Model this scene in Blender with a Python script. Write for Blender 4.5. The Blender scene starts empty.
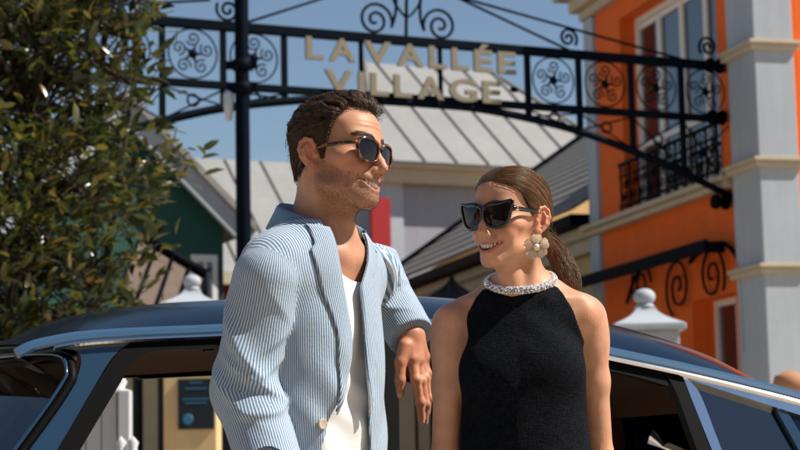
import bpy, bmesh, math, random
import numpy as np
from mathutils import Vector, Matrix

R = math.radians
SC = bpy.context.scene
COL = SC.collection
random.seed(7)
RNG = np.random.default_rng(7)

# ------------------------------------------------------------------ camera
CAM_Z, FPX = 1.10, 1889.0            # eye height, focal length in 800-px units (85 mm)
PITCH, ROLL = math.atan(247.0 / FPX), 0.021
cam_data = bpy.data.cameras.new('camera')
cam = bpy.data.objects.new('camera', cam_data)
COL.objects.link(cam)
cam_data.sensor_width = 36.0
cam_data.lens = 36.0 * FPX / 800.0
cam_data.clip_start, cam_data.clip_end = 0.05, 6000.0
CAM_M = Matrix.Rotation(R(90) + PITCH, 3, 'X') @ Matrix.Rotation(-ROLL, 3, 'Z')
cam.rotation_euler = CAM_M.to_euler()
cam.location = (0, 0, CAM_Z)
cam_data.dof.use_dof = True
cam_data.dof.focus_distance = 3.68
cam_data.dof.aperture_fstop = 9.0
SC.camera = cam

# ------------------------------------------------------------------ sky, sun, exposure
SUN = Vector((0.65, -0.09, 0.75)).normalized()       # towards the sun: from the right
world = bpy.data.worlds.new('World')
SC.world = world
world.use_nodes = True
_wn = world.node_tree.nodes
_wl = world.node_tree.links
_bg = next(n for n in _wn if n.type == 'BACKGROUND')
_sky = _wn.new('ShaderNodeTexSky')
_sky.sky_type = 'NISHITA'
_sky.sun_disc = False
_sky.sun_elevation = math.asin(SUN.z)
_sky.sun_rotation = math.atan2(SUN.x, SUN.y)
_sky.altitude = 0
_sky.air_density = 1.0
_sky.dust_density = 0.15
_sky.ozone_density = 1.0
_wl.new(_sky.outputs['Color'], _bg.inputs['Color'])
_bg.inputs['Strength'].default_value = 0.070
sun_data = bpy.data.lights.new('sun', 'SUN')
sun_data.energy = 5.0
sun_data.angle = R(0.53)
sun_data.color = (1.0, 0.93, 0.82)
sun = bpy.data.objects.new('sun', sun_data)
COL.objects.link(sun)
sun.rotation_euler = SUN.to_track_quat('Z', 'Y').to_euler()
sun.location = (8, -3, 14)
SC.view_settings.view_transform = 'Standard'
SC.view_settings.look = 'None'
SC.view_settings.exposure = 0.44
SC.view_settings.gamma = 1.0
SC.view_settings.use_curve_mapping = False
SC.render.engine = 'CYCLES'
SC.cycles.use_denoising = True
SC.cycles.max_bounces = 8
SC.cycles.transparent_max_bounces = 12


def ray(px, py):
    d = CAM_M @ Vector(((px - 400) / FPX, -(py - 225) / FPX, -1.0))
    return d


def at(px, py, Y):
    """world point seen at photo pixel (800x450) at depth Y"""
    d = ray(px, py)
    t = Y / d.y
    return Vector((d.x * t, Y, CAM_Z + d.z * t))


def at_plane(px, py, o, n):
    d = ray(px, py)
    c = Vector((0, 0, CAM_Z))
    t = (Vector(o) - c).dot(Vector(n)) / d.dot(Vector(n))
    return c + d * t


def to_px(p):
    v = CAM_M.transposed() @ (Vector(p) - Vector((0, 0, CAM_Z)))
    return (400 + FPX * v.x / -v.z, 225 - FPX * v.y / -v.z)


# ------------------------------------------------------------------ materials
MATS = {}


def mat(name, col, rough=0.6, metal=0.0, spec=0.5, noise=None, bump=None, coat=0.0, sss=0.0, emit=None, trans=0.0, ior=1.45,
        alpha=1.0, noise2=None, coords='Object', streak=0.0):
    """procedural principled. noise=(scale, amount) varies value; bump=(scale, strength, distance)"""
    if name in MATS:
        return MATS[name]
    m = bpy.data.materials.new(name)
    m.use_nodes = True
    nt = m.node_tree
    b = nt.nodes['Principled BSDF']
    b.inputs['Base Color'].default_value = (*col, 1)
    b.inputs['Roughness'].default_value = rough
    b.inputs['Metallic'].default_value = metal
    b.inputs['Specular IOR Level'].default_value = spec
    b.inputs['Coat Weight'].default_value = coat
    b.inputs['Coat Roughness'].default_value = 0.04
    b.inputs['IOR'].default_value = ior
    b.inputs['Alpha'].default_value = alpha
    if trans:
        b.inputs['Transmission Weight'].default_value = trans
    if sss:
        b.inputs['Subsurface Weight'].default_value = sss
        b.inputs['Subsurface Radius'].default_value = (1.0, 0.36, 0.18)
        b.inputs['Subsurface Scale'].default_value = 0.008
    tc = nt.nodes.new('ShaderNodeTexCoord')
    last = None
    for nz in (noise, noise2, (1.0, streak) if streak else None):
        if not nz:
            continue
        n = nt.nodes.new('ShaderNodeTexNoise')
        if nz[0] == 1.0 and streak:
            mp = nt.nodes.new('ShaderNodeMapping')
            mp.inputs['Scale'].default_value = (7.0, 7.0, 0.35)
            nt.links.new(tc.outputs[coords], mp.inputs['Vector'])
        n.inputs['Scale'].default_value = nz[0]
        n.inputs['Detail'].default_value = 6
        n.inputs['Roughness'].default_value = 0.65
        nt.links.new(mp.outputs['Vector'] if (nz[0] == 1.0 and streak) else tc.outputs[coords], n.inputs['Vector'])
        mr = nt.nodes.new('ShaderNodeMapRange')
        mr.inputs['From Min'].default_value = 0.25
        mr.inputs['From Max'].default_value = 0.75
        mr.inputs['To Min'].default_value = 1 - nz[1]
        mr.inputs['To Max'].default_value = 1 + nz[1]
        nt.links.new(n.outputs['Fac'], mr.inputs['Value'])
        mx = nt.nodes.new('ShaderNodeMix')
        mx.data_type = 'RGBA'
        mx.blend_type = 'MULTIPLY'
        mx.inputs['Factor'].default_value = 1
        if last is None:
            mx.inputs['A'].default_value = (*col, 1)
        else:
            nt.links.new(last, mx.inputs['A'])
        nt.links.new(mr.outputs['Result'], mx.inputs['B'])
        last = mx.outputs['Result']
    if last is not None:
        nt.links.new(last, b.inputs['Base Color'])
    if bump:
        n = nt.nodes.new('ShaderNodeTexNoise')
        n.inputs['Scale'].default_value = bump[0]
        n.inputs['Detail'].default_value = 5
        nt.links.new(tc.outputs[coords], n.inputs['Vector'])
        bp = nt.nodes.new('ShaderNodeBump')
        bp.inputs['Strength'].default_value = bump[1]
        bp.inputs['Distance'].default_value = bump[2]
        nt.links.new(n.outputs['Fac'], bp.inputs['Height'])
        nt.links.new(bp.outputs['Normal'], b.inputs['Normal'])
    if emit:
        b.inputs['Emission Color'].default_value = (*emit[0], 1)
        b.inputs['Emission Strength'].default_value = emit[1]
    MATS[name] = m
    return m


# ------------------------------------------------------------------ objects
def put(name, me, material, parent=None, loc=None, smooth=False):
    """link a mesh (or bmesh / (verts, faces)) as one object; world-space vertices, parented without moving"""
    if isinstance(me, bmesh.types.BMesh):
        d = bpy.data.meshes.new(name)
        me.to_mesh(d)
        me.free()
        me = d
    elif isinstance(me, tuple):
        d = bpy.data.meshes.new(name)
        d.from_pydata([tuple(v) for v in me[0]], [], [tuple(f) for f in me[1]])
        me = d
    o = bpy.data.objects.new(name, me)
    COL.objects.link(o)
    if material is not None and len(me.materials) == 0:
        me.materials.append(material)
    if smooth:
        me.polygons.foreach_set('use_smooth', np.ones(len(me.polygons), dtype=bool))
    if parent is not None:
        o.parent = parent
        o.matrix_parent_inverse = wmat(parent).inverted()
    if loc is not None:
        o.location = loc
    me.update()
    return o


def wmat(o):
    m = Matrix.LocRotScale(o.location, o.rotation_euler, o.scale)
    if o.parent:
        m = wmat(o.parent) @ o.matrix_parent_inverse @ m
    return m


def tag(o, label, cat, group=None):
    o['label'] = label
    o['category'] = cat
    if group:
        o['group'] = group
    return o


def kind(o, k):
    o['kind'] = k
    return o


def thing(name, loc, label, cat, group=None, rz=0.0):
    o = bpy.data.objects.new(name, None)
    COL.objects.link(o)
    o.empty_display_size = 0.2
    o.location = loc
    o.rotation_euler = (0, 0, rz)
    return tag(o, label, cat, group)


# ------------------------------------------------------------------ bmesh shapes
def frame(ax, ay=None, az=None, o=(0, 0, 0)):
    """4x4 from axes"""
    ax = Vector(ax).normalized()
    az = Vector(az if az is not None else (0, 0, 1)).normalized()
    ay = Vector(ay) if ay is not None else az.cross(ax)
    M = Matrix((ax, ay, az)).transposed().to_4x4()
    M.translation = Vector(o)
    return M


def box(bm, lo, hi, M=None, bev=0.0):
    lo, hi = Vector(lo), Vector(hi)
    c = (lo + hi) / 2
    s = hi - lo
    T = Matrix.Translation(c) @ Matrix.Diagonal((s.x, s.y, s.z, 1))
    r = bmesh.ops.create_cube(bm, size=1.0, matrix=(M @ T) if M is not None else T)
    if bev > 0:
        es = list({e for v in r['verts'] for e in v.link_edges})
        bmesh.ops.bevel(bm, geom=es, offset=bev, segments=2, profile=0.6, affect='EDGES')
    return bm


def boxm(lo, hi, M=None, bev=0.0):
    bm = bmesh.new()
    return box(bm, lo, hi, M, bev)


def tube(bm, pts, rad, seg=8, caps=True, closed=False, flat=None):
    """tube through pts (list of Vector); rad number or list; flat=(axis, k) squashes"""
    pts = [Vector(p) for p in pts]
    n = len(pts)
    rads = [rad] * n if not hasattr(rad, '__len__') else rad
    rings = []
    prev = None
    for i in range(n):
        if closed:
            t = (pts[(i + 1) % n] - pts[i - 1]).normalized()
        else:
            t = (pts[min(i + 1, n - 1)] - pts[max(i - 1, 0)]).normalized()
        if prev is None:
            a = Vector((0, 0, 1)) if abs(t.z) < 0.9 else Vector((1, 0, 0))
            u = t.cross(a).normalized()
        else:
            u = (prev - t * prev.dot(t)).normalized()
        prev = u
        w = t.cross(u)
        ring = []
        for k in range(seg):
            an = 2 * math.pi * k / seg
            ring.append(bm.verts.new(pts[i] + (u * math.cos(an) + w * math.sin(an)) * rads[i]))
        rings.append(ring)
    m = n if closed else n - 1
    for i in range(m):
        a, b = rings[i], rings[(i + 1) % n]
        for k in range(seg):
            f = bm.faces.new((a[k], a[(k + 1) % seg], b[(k + 1) % seg], b[k]))
            f.smooth = True
    if caps and not closed:
        bm.faces.new(rings[0][::-1])
        bm.faces.new(rings[-1])
    return bm


def lathe(bm, prof, M=None, seg=24):
    """prof list of (r, z)"""
    rings = []
    M = M if M is not None else Matrix.Identity(4)
    for r, z in prof:
        rings.append([bm.verts.new(M @ Vector((max(r, 1e-5) * math.cos(2 * math.pi * k / seg), max(r, 1e-5) * math.sin(2 * math.pi * k / seg), z))) for k in range(seg)])
    for a, b in zip(rings[:-1], rings[1:]):
        for k in range(seg):
            f = bm.faces.new((a[k], a[(k + 1) % seg], b[(k + 1) % seg], b[k]))
            f.smooth = True
    bm.faces.new(rings[0][::-1])
    bm.faces.new(rings[-1])
    return bm


def prism(bm, poly, M, d0, d1):
    """polygon in local xz... poly of (x, z); extruded along local y from d0 to d1"""
    a = [bm.verts.new(M @ Vector((x, d0, z))) for x, z in poly]
    b = [bm.verts.new(M @ Vector((x, d1, z))) for x, z in poly]
    bm.faces.new(a)
    bm.faces.new(b[::-1])
    n = len(poly)
    for i in range(n):
        bm.faces.new((a[i], b[i], b[(i + 1) % n], a[(i + 1) % n]))
    bmesh.ops.recalc_face_normals(bm, faces=bm.faces[:])
    return bm


def spline(pts, n, closed=False):
    """Catmull-Rom through pts, n samples"""
    P = np.array([tuple(p) for p in pts], dtype=float)
    m = len(P)
    out = []
    segs = m if closed else m - 1
    for s in np.linspace(0, segs, n, endpoint=not closed):
        i = min(int(s), segs - 1)
        t = s - i
        if closed:
            p0, p1, p2, p3 = P[(i - 1) % m], P[i % m], P[(i + 1) % m], P[(i + 2) % m]
        else:
            p0, p1, p2, p3 = P[max(i - 1, 0)], P[i], P[i + 1], P[min(i + 2, m - 1)]
        out.append(0.5 * ((2 * p1) + (-p0 + p2) * t + (2 * p0 - 5 * p1 + 4 * p2 - p3) * t * t + (-p0 + 3 * p1 - 3 * p2 + p3) * t ** 3))
    return np.array(out)


def interp(x, pts):
    """smooth-ish 1D interpolation through (x, y) pairs (x ascending)"""
    xs = [p[0] for p in pts]
    ys = [p[1] for p in pts]
    return np.interp(x, xs, ys)


def copy_tree(o, parent=None):
    c = o.copy()
    COL.objects.link(c)
    if parent is not None:
        c.parent = parent
    for ch in list(o.children):
        copy_tree(ch, c)
    return c


# ------------------------------------------------------------------ implicit surfaces (smooth sculpting)
def smin(a, b, k):
    h = np.maximum(k - np.abs(a - b), 0.0) / k
    return np.minimum(a, b) - h * h * k * 0.25


def smax(a, b, k):
    return -smin(-a, -b, k)


def ell(P, c, r, rot=None):
    q = P - np.asarray(c, dtype=np.float32)
    if rot is not None:
        q = q @ np.asarray(rot, dtype=np.float32)
    r = np.asarray(r, dtype=np.float32)
    k0 = np.sqrt(((q / r) ** 2).sum(1))
    k1 = np.sqrt(((q / (r * r)) ** 2).sum(1)) + 1e-9
    return k0 * (k0 - 1.0) / k1


def cap(P, a, b, ra, rb=None):
    a = np.asarray(a, dtype=np.float32)
    b = np.asarray(b, dtype=np.float32)
    rb = ra if rb is None else rb
    ba = b - a
    pa = P - a
    t = np.clip((pa @ ba) / float(ba @ ba), 0, 1)
    return np.sqrt(((pa - t[:, None] * ba) ** 2).sum(1)) - (ra + t * (rb - ra))


def chain(P, pts, rads, k=0.01):
    d = None
    for i in range(len(pts) - 1):
        e = cap(P, pts[i], pts[i + 1], rads[i], rads[i + 1])
        d = e if d is None else smin(d, e, k)
    return d


def gauss(P, c, s):
    q = (P - np.asarray(c, dtype=np.float32)) / np.asarray(s, dtype=np.float32)
    return np.exp(-(q ** 2).sum(1))


def surface(f, xs, ys, zs, coarse=4):
    """naive surface nets of f(P)->d on a rectilinear grid; returns verts (n,3), quads (m,4)"""
    xs, ys, zs = (np.asarray(a, dtype=np.float32) for a in (xs, ys, zs))
    nx, ny, nz = len(xs), len(ys), len(zs)

    def ev(P):
        out = np.empty(len(P), dtype=np.float32)
        for i in range(0, len(P), 200000):
            out[i:i + 200000] = f(P[i:i + 200000])
        return out
    ci = [np.unique(np.r_[np.arange(0, n, coarse), n - 1]) for n in (nx, ny, nz)]
    G = np.stack(np.meshgrid(xs[ci[0]], ys[ci[1]], zs[ci[2]], indexing='ij'), -1).reshape(-1, 3)
    FC = ev(G).reshape([len(c) for c in ci])
    step = [np.gradient(a) * coarse for a in (xs, ys, zs)]
    thr = 1.25 * np.sqrt(step[0][ci[0]][:, None, None] ** 2 + step[1][ci[1]][None, :, None] ** 2 + step[2][ci[2]][None, None, :] ** 2)
    near = np.abs(FC) < thr
    idx = [np.minimum((np.arange(n) + coarse // 2) // coarse, len(c) - 1) for n, c in zip((nx, ny, nz), ci)]
    F = FC[np.ix_(*idx)].copy()
    NM = near[np.ix_(*idx)]
    ii = np.argwhere(NM)
    P = np.stack([xs[ii[:, 0]], ys[ii[:, 1]], zs[ii[:, 2]]], -1)
    F[NM] = ev(P)
    S = F < 0
    c8 = [S[a:nx - 1 + a, b:ny - 1 + b, c:nz - 1 + c] for a in (0, 1) for b in (0, 1) for c in (0, 1)]
    tot = np.zeros((nx - 1, ny - 1, nz - 1), dtype=np.int8)
    for c in c8:
        tot += c
    act = (tot > 0) & (tot < 8)
    A = np.argwhere(act)
    vid = np.full(act.shape, -1, dtype=np.int64)
    vid[act] = np.arange(len(A))
    V = np.zeros((len(A), 3))
    W = np.zeros(len(A))
    ax = (xs, ys, zs)
    offs = [(a, b, c) for a in (0, 1) for b in (0, 1) for c in (0, 1)]
    for o in offs:
        for d in range(3):
            if o[d]:
                continue
            o2 = list(o)
            o2[d] = 1
            i0 = A + np.array(o)
            i1 = A + np.array(o2)
            f0 = F[i0[:, 0], i0[:, 1], i0[:, 2]]
            f1 = F[i1[:, 0], i1[:, 1], i1[:, 2]]
            m = (f0 < 0) != (f1 < 0)
            t = np.where(m, f0 / np.where(m, f0 - f1, 1), 0)
            p0 = np.stack([ax[k][i0[:, k]] for k in range(3)], -1)
            p1 = np.stack([ax[k][i1[:, k]] for k in range(3)], -1)
            V += np.where(m[:, None], p0 + (p1 - p0) * t[:, None], 0)
            W += m
    V /= W[:, None]
    Q = []
    for d in range(3):
        a, b = [(1, 2), (2, 0), (0, 1)][d]
        sl0 = [slice(None)] * 3
        sl1 = [slice(None)] * 3
        sl0[d] = slice(0, -1)
        sl1[d] = slice(1, None)
        s0, s1 = S[tuple(sl0)], S[tuple(sl1)]
        E = np.argwhere(s0 != s1)
        ok = (E[:, a] > 0) & (E[:, b] > 0) & (E[:, a] < S.shape[a] - 1) & (E[:, b] < S.shape[b] - 1)
        E = E[ok]
        flip = s1[E[:, 0], E[:, 1], E[:, 2]]
        q = []
        for da, db in ((0, 0), (-1, 0), (-1, -1), (0, -1)):
            e = E.copy()
            e[:, a] += da
            e[:, b] += db
            q.append(vid[e[:, 0], e[:, 1], e[:, 2]])
        q = np.stack(q, -1)
        q[flip] = q[flip][:, ::-1]
        Q.append(q)
    Q = np.concatenate(Q)
    return V, Q


def relax(V, Q, it=1, lam=0.5):
    """light Laplacian smoothing along quad edges"""
    e = np.concatenate([Q[:, [0, 1]], Q[:, [1, 2]], Q[:, [2, 3]], Q[:, [3, 0]]])
    for _ in range(it):
        acc = np.zeros_like(V)
        cnt = np.zeros(len(V))
        for k in range(3):
            acc[:, k] = np.bincount(e[:, 0], V[e[:, 1], k], len(V)) + np.bincount(e[:, 1], V[e[:, 0], k], len(V))
        cnt = np.bincount(e[:, 0], minlength=len(V)) + np.bincount(e[:, 1], minlength=len(V))
        V = V + lam * (acc / np.maximum(cnt, 1)[:, None] - V)
    return V


def quadmesh(name, V, Q):
    me = bpy.data.meshes.new(name)
    me.vertices.add(len(V))
    me.vertices.foreach_set('co', np.asarray(V, dtype=np.float32).ravel())
    k = Q.shape[1]
    me.loops.add(len(Q) * k)
    me.loops.foreach_set('vertex_index', np.asarray(Q, dtype=np.int32).ravel())
    me.polygons.add(len(Q))
    me.polygons.foreach_set('loop_start', np.arange(0, len(Q) * k, k, dtype=np.int32))
    me.polygons.foreach_set('loop_total', np.full(len(Q), k, dtype=np.int32))
    me.update(calc_edges=True)
    me.polygons.foreach_set('use_smooth', np.ones(len(Q), dtype=bool))
    return me


def fattr(me, name, vals):
    a = me.attributes.new(name, 'FLOAT', 'POINT')
    a.data.foreach_set('value', np.asarray(vals, dtype=np.float32).ravel())


def cattr(me, name, vals):
    a = me.attributes.new(name, 'FLOAT_COLOR', 'POINT')
    v = np.ones((len(vals), 4), dtype=np.float32)
    v[:, :3] = vals
    a.data.foreach_set('color', v.ravel())


def gridax(lo, hi, step, fine=()):
    """axis coordinates: coarse step, finer inside [(a, b, step)]"""
    out = [lo]
    while out[-1] < hi:
        s = step
        for a, b, fs in fine:
            if a <= out[-1] <= b:
                s = min(s, fs)
            elif out[-1] < a:
                s = min(s, max(fs, (a - out[-1]) * 0.5 + fs * 0.5))
        s = min(s, step)
        out.append(out[-1] + s)
    return np.array(out)


def strands(name, paths, rad, parent, material, tip=0.25, seg=3):
    """paths (n, m, 3) -> one mesh of thin tubes, with a per-strand random attribute"""
    paths = np.asarray(paths, dtype=np.float32)
    n, m, _ = paths.shape
    rad = np.broadcast_to(np.asarray(rad, dtype=np.float32), (n,))
    t = np.gradient(paths, axis=1)
    t /= np.linalg.norm(t, axis=2, keepdims=True) + 1e-9
    ref = np.array([0.31, 0.55, 0.77], dtype=np.float32)
    u = np.cross(t, ref)
    u /= np.linalg.norm(u, axis=2, keepdims=True) + 1e-9
    w = np.cross(t, u)
    prof = np.interp(np.linspace(0, 1, m), [0, 0.15, 0.6, 1], [0.7, 1, 1, tip]).astype(np.float32)
    V = np.empty((n, m, seg, 3), dtype=np.float32)
    for k in range(seg):
        a = 2 * math.pi * k / seg
        V[:, :, k] = paths + (u * math.cos(a) + w * math.sin(a)) * (rad[:, None] * prof[None])[..., None]
    i = np.arange(n)[:, None, None] * (m * seg)
    j = np.arange(m - 1)[None, :, None] * seg
    k = np.arange(seg)[None, None, :]
    k2 = (np.arange(seg)[None, None, :] + 1) % seg
    Q = np.stack([i + j + k, i + j + k2, i + j + seg + k2, i + j + seg + k], -1).reshape(-1, 4)
    me = quadmesh(name, V.reshape(-1, 3), Q)
    fattr(me, 'rnd', np.repeat(np.random.default_rng(3).random(n), m * seg))
    fattr(me, 'along', np.tile(np.repeat(np.linspace(0, 1, m), seg), n))
    return put(name, me, material, parent)


def vnoise(P, freq, seed=0):
    """cheap smooth pseudo noise in [-1, 1] from sines"""
    r = np.random.default_rng(seed)
    out = np.zeros(len(P))
    for i in range(7):
        k = r.normal(size=3)
        k *= freq * (0.6 + 0.9 * r.random()) / np.linalg.norm(k)
        out += np.sin(P @ k + r.random() * 6.28)
    return out / 3.2
# ================================================================== setting
M_ORANGE = mat('orange_render', (0.80, 0.132, 0.009), 0.85, noise=(1.6, 0.10), noise2=(14, 0.07), bump=(90, 0.25, 0.004), streak=0.08)
M_WHITE = mat('white_render', (0.40, 0.44, 0.485), 0.8, noise=(1.2, 0.07), noise2=(11, 0.04), bump=(70, 0.15, 0.003), streak=0.08)
M_CREAM = mat('cream_stone', (0.50, 0.42, 0.30), 0.75, noise=(2.5, 0.10), noise2=(20, 0.06))
M_CREAMWALL = mat('cream_wall', (0.66, 0.47, 0.24), 0.85, noise=(1.1, 0.09), noise2=(9, 0.05), streak=0.08)
M_IRON = mat('black_iron', (0.002, 0.003, 0.006), 0.55, metal=0.0, spec=0.04, noise=(9, 0.25))
M_IRONBLUE = mat('navy_iron', (0.002, 0.005, 0.010), 0.55, spec=0.05, noise=(6, 0.2))
M_GREEN = mat('green_boards', (0.012, 0.075, 0.060), 0.7, noise=(1.5, 0.12), noise2=(12, 0.06), streak=0.08)
M_RED = mat('red_render', (0.40, 0.012, 0.016), 0.7, noise=(2, 0.1))
M_ZINC = mat('zinc_roof', (0.285, 0.282, 0.275), 0.5, metal=0.0, spec=0.35, noise=(0.7, 0.10), noise2=(7, 0.08))
M_ZINCSEAM = mat('zinc_seam', (0.24, 0.23, 0.215), 0.5, noise=(3, 0.1))
M_SLAT = mat('roof_slat', (0.20, 0.185, 0.165), 0.7, noise=(2.2, 0.18), noise2=(30, 0.14))
M_GREYWALL = mat('grey_white_wall', (0.30, 0.31, 0.35), 0.85, noise=(0.8, 0.06), noise2=(8, 0.04), streak=0.08)
M_GLASSPANE = mat('window_glass', (0.015, 0.02, 0.028), 0.04, spec=1.0, noise=(1.3, 0.3), coat=0.6)
M_FRAMEWHITE = mat('window_paint', (0.75, 0.73, 0.69), 0.5, noise=(6, 0.05))
M_DARK = mat('dark_interior', (0.012, 0.012, 0.013), 0.9, noise=(3, 0.2))
M_PAVE = mat('paving', (0.43, 0.36, 0.27), 0.9, noise=(0.6, 0.12), noise2=(9, 0.12), bump=(60, 0.4, 0.004))
M_LETTER = mat('letter_face', (0.21, 0.18, 0.12), 0.45, noise=(12, 0.12))
M_TERRA = mat('terracotta', (0.45, 0.22, 0.11), 0.8, noise=(9, 0.15))

# ground: one sheet to the horizon
gb = bmesh.new()
box(gb, (-1500, -300, -0.3), (1500, 3000, 0.0))
kind(put('ground', gb, M_PAVE), 'structure')

Z3 = Vector((0, 0, 1))
# ------------------------------------------------------------------ orange corner building
FU = Vector((-0.257, 0.966, 0)).normalized()
FN = Vector((-FU.y, FU.x, 0))            # outward
FO = Vector((3.56, 20.0, 0))
FM = frame(FU, FN, Z3, FO)               # local: x along the facade (away), y outward, z up


def fl(px, py, out=0.0):
    """photo pixel -> facade-local (t, z) on the plane at distance out"""
    p = at_plane(px, py, FO + FN * out, FN)
    q = FM.inverted() @ p
    return q.x, q.z


ob = thing('orange_building', FO + FN * -3, 'orange rendered building with white corner pilaster and iron balcony on the right', 'building')
W0, W1, WZ0, WZ1 = 0.22, 3.05, 4.17, 6.62        # upper window opening
D0, D1, DZ1 = 0.02, 1.18, 2.93                   # lower opening
TEND = 4.12
w = bmesh.new()
TH = -0.42
box(w, (-0.8, TH, 0.0), (D0, 0, WZ0), FM)
box(w, (D1, TH, 0.0), (TEND, 0, WZ0), FM)
box(w, (D0, TH, DZ1), (D1, 0, WZ0), FM)
box(w, (-0.8, TH, WZ0), (W0, 0, 7.2), FM)
box(w, (W1, TH, WZ0), (TEND, 0, 7.2), FM)
box(w, (W0, TH, WZ1), (W1, 0, 7.2), FM)
put('wall', w, M_ORANGE, ob)
w = bmesh.new()
box(w, (-0.8, -7, 0), (-0.45, TH - 0.004, 7.2), FM)
box(w, (TEND - 0.35, -7, 0), (TEND, TH - 0.004, 7.2), FM)
box(w, (-0.45, -7, 0), (TEND - 0.35, -6.7, 7.2), FM)
box(w, (-0.45, -6.7, 3.6), (TEND - 0.35, TH - 0.004, 3.75), FM)
put('side_wall', w, M_ORANGE, ob)
put('roof', boxm((-1.2, -7.4, 7.66), (TEND + 0.4, 0.45, 7.78), FM), M_SLAT, ob)
# cornice
for i, (z0, z1, o) in enumerate(((6.86, 6.98, 0.10), (6.983, 7.16, 0.20), (7.163, 7.40, 0.36), (7.403, 7.62, 0.46))):
    put('cornice', boxm((-0.9 - o, -0.3, z0), (TEND + o, o, z1), FM, 0.012), M_CREAM, ob)
put('gutter', boxm((-1.5, 0.30, 7.625), (TEND + 0.52, 0.56, 7.74), FM, 0.02), M_SLAT, ob)
# pilasters with bands
put('pilaster', boxm((-0.86, -0.36, 0), (-0.20, 0.085, 6.855), FM, 0.012), M_WHITE, ob)
put('pilaster', boxm((TEND - 0.26, -0.2, 0), (TEND + 0.06, 0.06, 6.855), FM, 0.012), M_WHITE, ob)
for z in (5.36, 4.13, 3.03):
    b = bmesh.new()
    box(b, (-0.91, -0.40, z), (-0.15, 0.14, z + 0.055), FM, 0.008)
    box(b, (-0.93, -0.42, z + 0.057), (-0.13, 0.165, z + 0.10), FM, 0.008)
    put('band', b, M_CREAM, ob)
# string course / sill
b = bmesh.new()
box(b, (-0.128, 0.002, 4.03), (TEND + 0.07, 0.13, 4.10), FM, 0.01)
box(b, (-0.126, 0.004, 4.103), (TEND + 0.08, 0.19, 4.165), FM, 0.01)
put('sill', b, M_CREAM, ob)
# french window, four leaves
win = put('window', boxm((W0 - 0.0, -0.30, WZ1 - 0.08), (W1, -0.20, WZ1), FM), M_FRAMEWHITE, ob)
b = bmesh.new()
box(b, (W0, -0.30, WZ0), (W0 + 0.07, -0.20, WZ1 - 0.083), FM)
box(b, (W1 - 0.07, -0.30, WZ0), (W1, -0.20, WZ1 - 0.083), FM)
put('frame', b, M_FRAMEWHITE, win)
lw = (W1 - W0 - 0.14) / 4
for i in range(4):
    a = W0 + 0.07 + lw * i
    b = bmesh.new()
    e = 0.055
    zt, zb = WZ1 - 0.09, WZ0 + 0.02
    box(b, (a + 0.004, -0.27, zb), (a + e, -0.205, zt), FM)
    box(b, (a + lw - e, -0.27, zb), (a + lw - 0.004, -0.205, zt), FM)
    for z in (zb, 4.98, zt - 0.07):
        box(b, (a + e + 0.002, -0.265, z), (a + lw - e - 0.002, -0.21, z + 0.07), FM)
    put('sash', b, M_FRAMEWHITE, win)
    put('pane', boxm((a + e, -0.245, zb + 0.03), (a + lw - e, -0.237, zt - 0.03), FM), M_GLASSPANE, win)
put('room_shade_sheet', boxm((W0 + 0.05, -0.42, WZ0), (W1 - 0.05, -0.40, WZ1), FM), M_DARK, win)  # dark sheet standing in for the unlit room behind the panes


def spiral(c, r0, r1, turns, a0, M, n=26, y=0.0, hand=1):
    """list of points: spiral in local xz plane from r0 (outer) to r1 (inner)"""
    out = []
    for i in range(n):
        f = i / (n - 1)
        a = a0 + hand * turns * 2 * math.pi * f
        r = r0 + (r1 - r0) * f
        out.append(M @ Vector((c[0] + r * math.cos(a), y, c[1] + r * math.sin(a))))
    return out


# balcony railing
rl = put('railing', boxm((W0 - 0.03, 0.03, 4.76), (W1 + 0.05, 0.075, 4.80), FM, 0.006), M_IRON, ob)
put('rail', boxm((W0 - 0.03, 0.035, 4.25), (W1 + 0.05, 0.07, 4.28), FM), M_IRON, rl)
put('rail', boxm((W0 - 0.03, 0.037, 4.62), (W1 + 0.05, 0.068, 4.64), FM), M_IRON, rl)
NB = 10
for i in range(NB + 1):
    t = W0 + (W1 - W0) * i / NB
    put('baluster', boxm((t - 0.012, 0.042, 4.166), (t + 0.012, 0.066, 4.758), FM), M_IRON, rl)
    if i < NB:
        c = t + (W1 - W0) / NB / 2
        b = bmesh.new()
        tube(b, spiral((c, 4.37), 0.085, 0.012, 1.6, -1.57, FM, y=0.054), 0.010, 5)
        tube(b, spiral((c, 4.53), 0.085, 0.012, 1.6, 1.57, FM, y=0.054), 0.010, 5)
        tube(b, [FM @ Vector((c + 0.05 * math.cos(q), 0.054, 4.69 + 0.04 * math.sin(q))) for q in np.linspace(0, 6.28, 12, endpoint=False)], 0.008, 5, closed=True)
        put('scroll', b, M_IRON, rl)
# canopy over the shop front with scroll bracket
CZ = 0.5 * (fl(745, 232, 0.4)[1] + fl(583, 283, 0.4)[1])
cn = put('canopy', boxm((-0.13, 0.17, CZ + 0.0), (9.8, 0.36, CZ + 0.05), FM, 0.006), M_IRON, ob)
put('fascia', boxm((-0.14, 0.365, CZ - 0.07), (9.8, 0.41, CZ + 0.07), FM, 0.006), M_IRON, cn)
put('edge', boxm((-0.135, 0.17, CZ - 0.07), (-0.10, 0.36, CZ - 0.003), FM), M_IRON, cn)


def canopy_scroll(pts, rad=0.017):
    b = bmesh.new()
    tube(b, pts, rad, 7)
    return put('scroll', b, M_IRON, cn)


def fpt(px, py, out=0.06):
    t, z = fl(px, py, out)
    return Vector((t, out, z))


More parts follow.
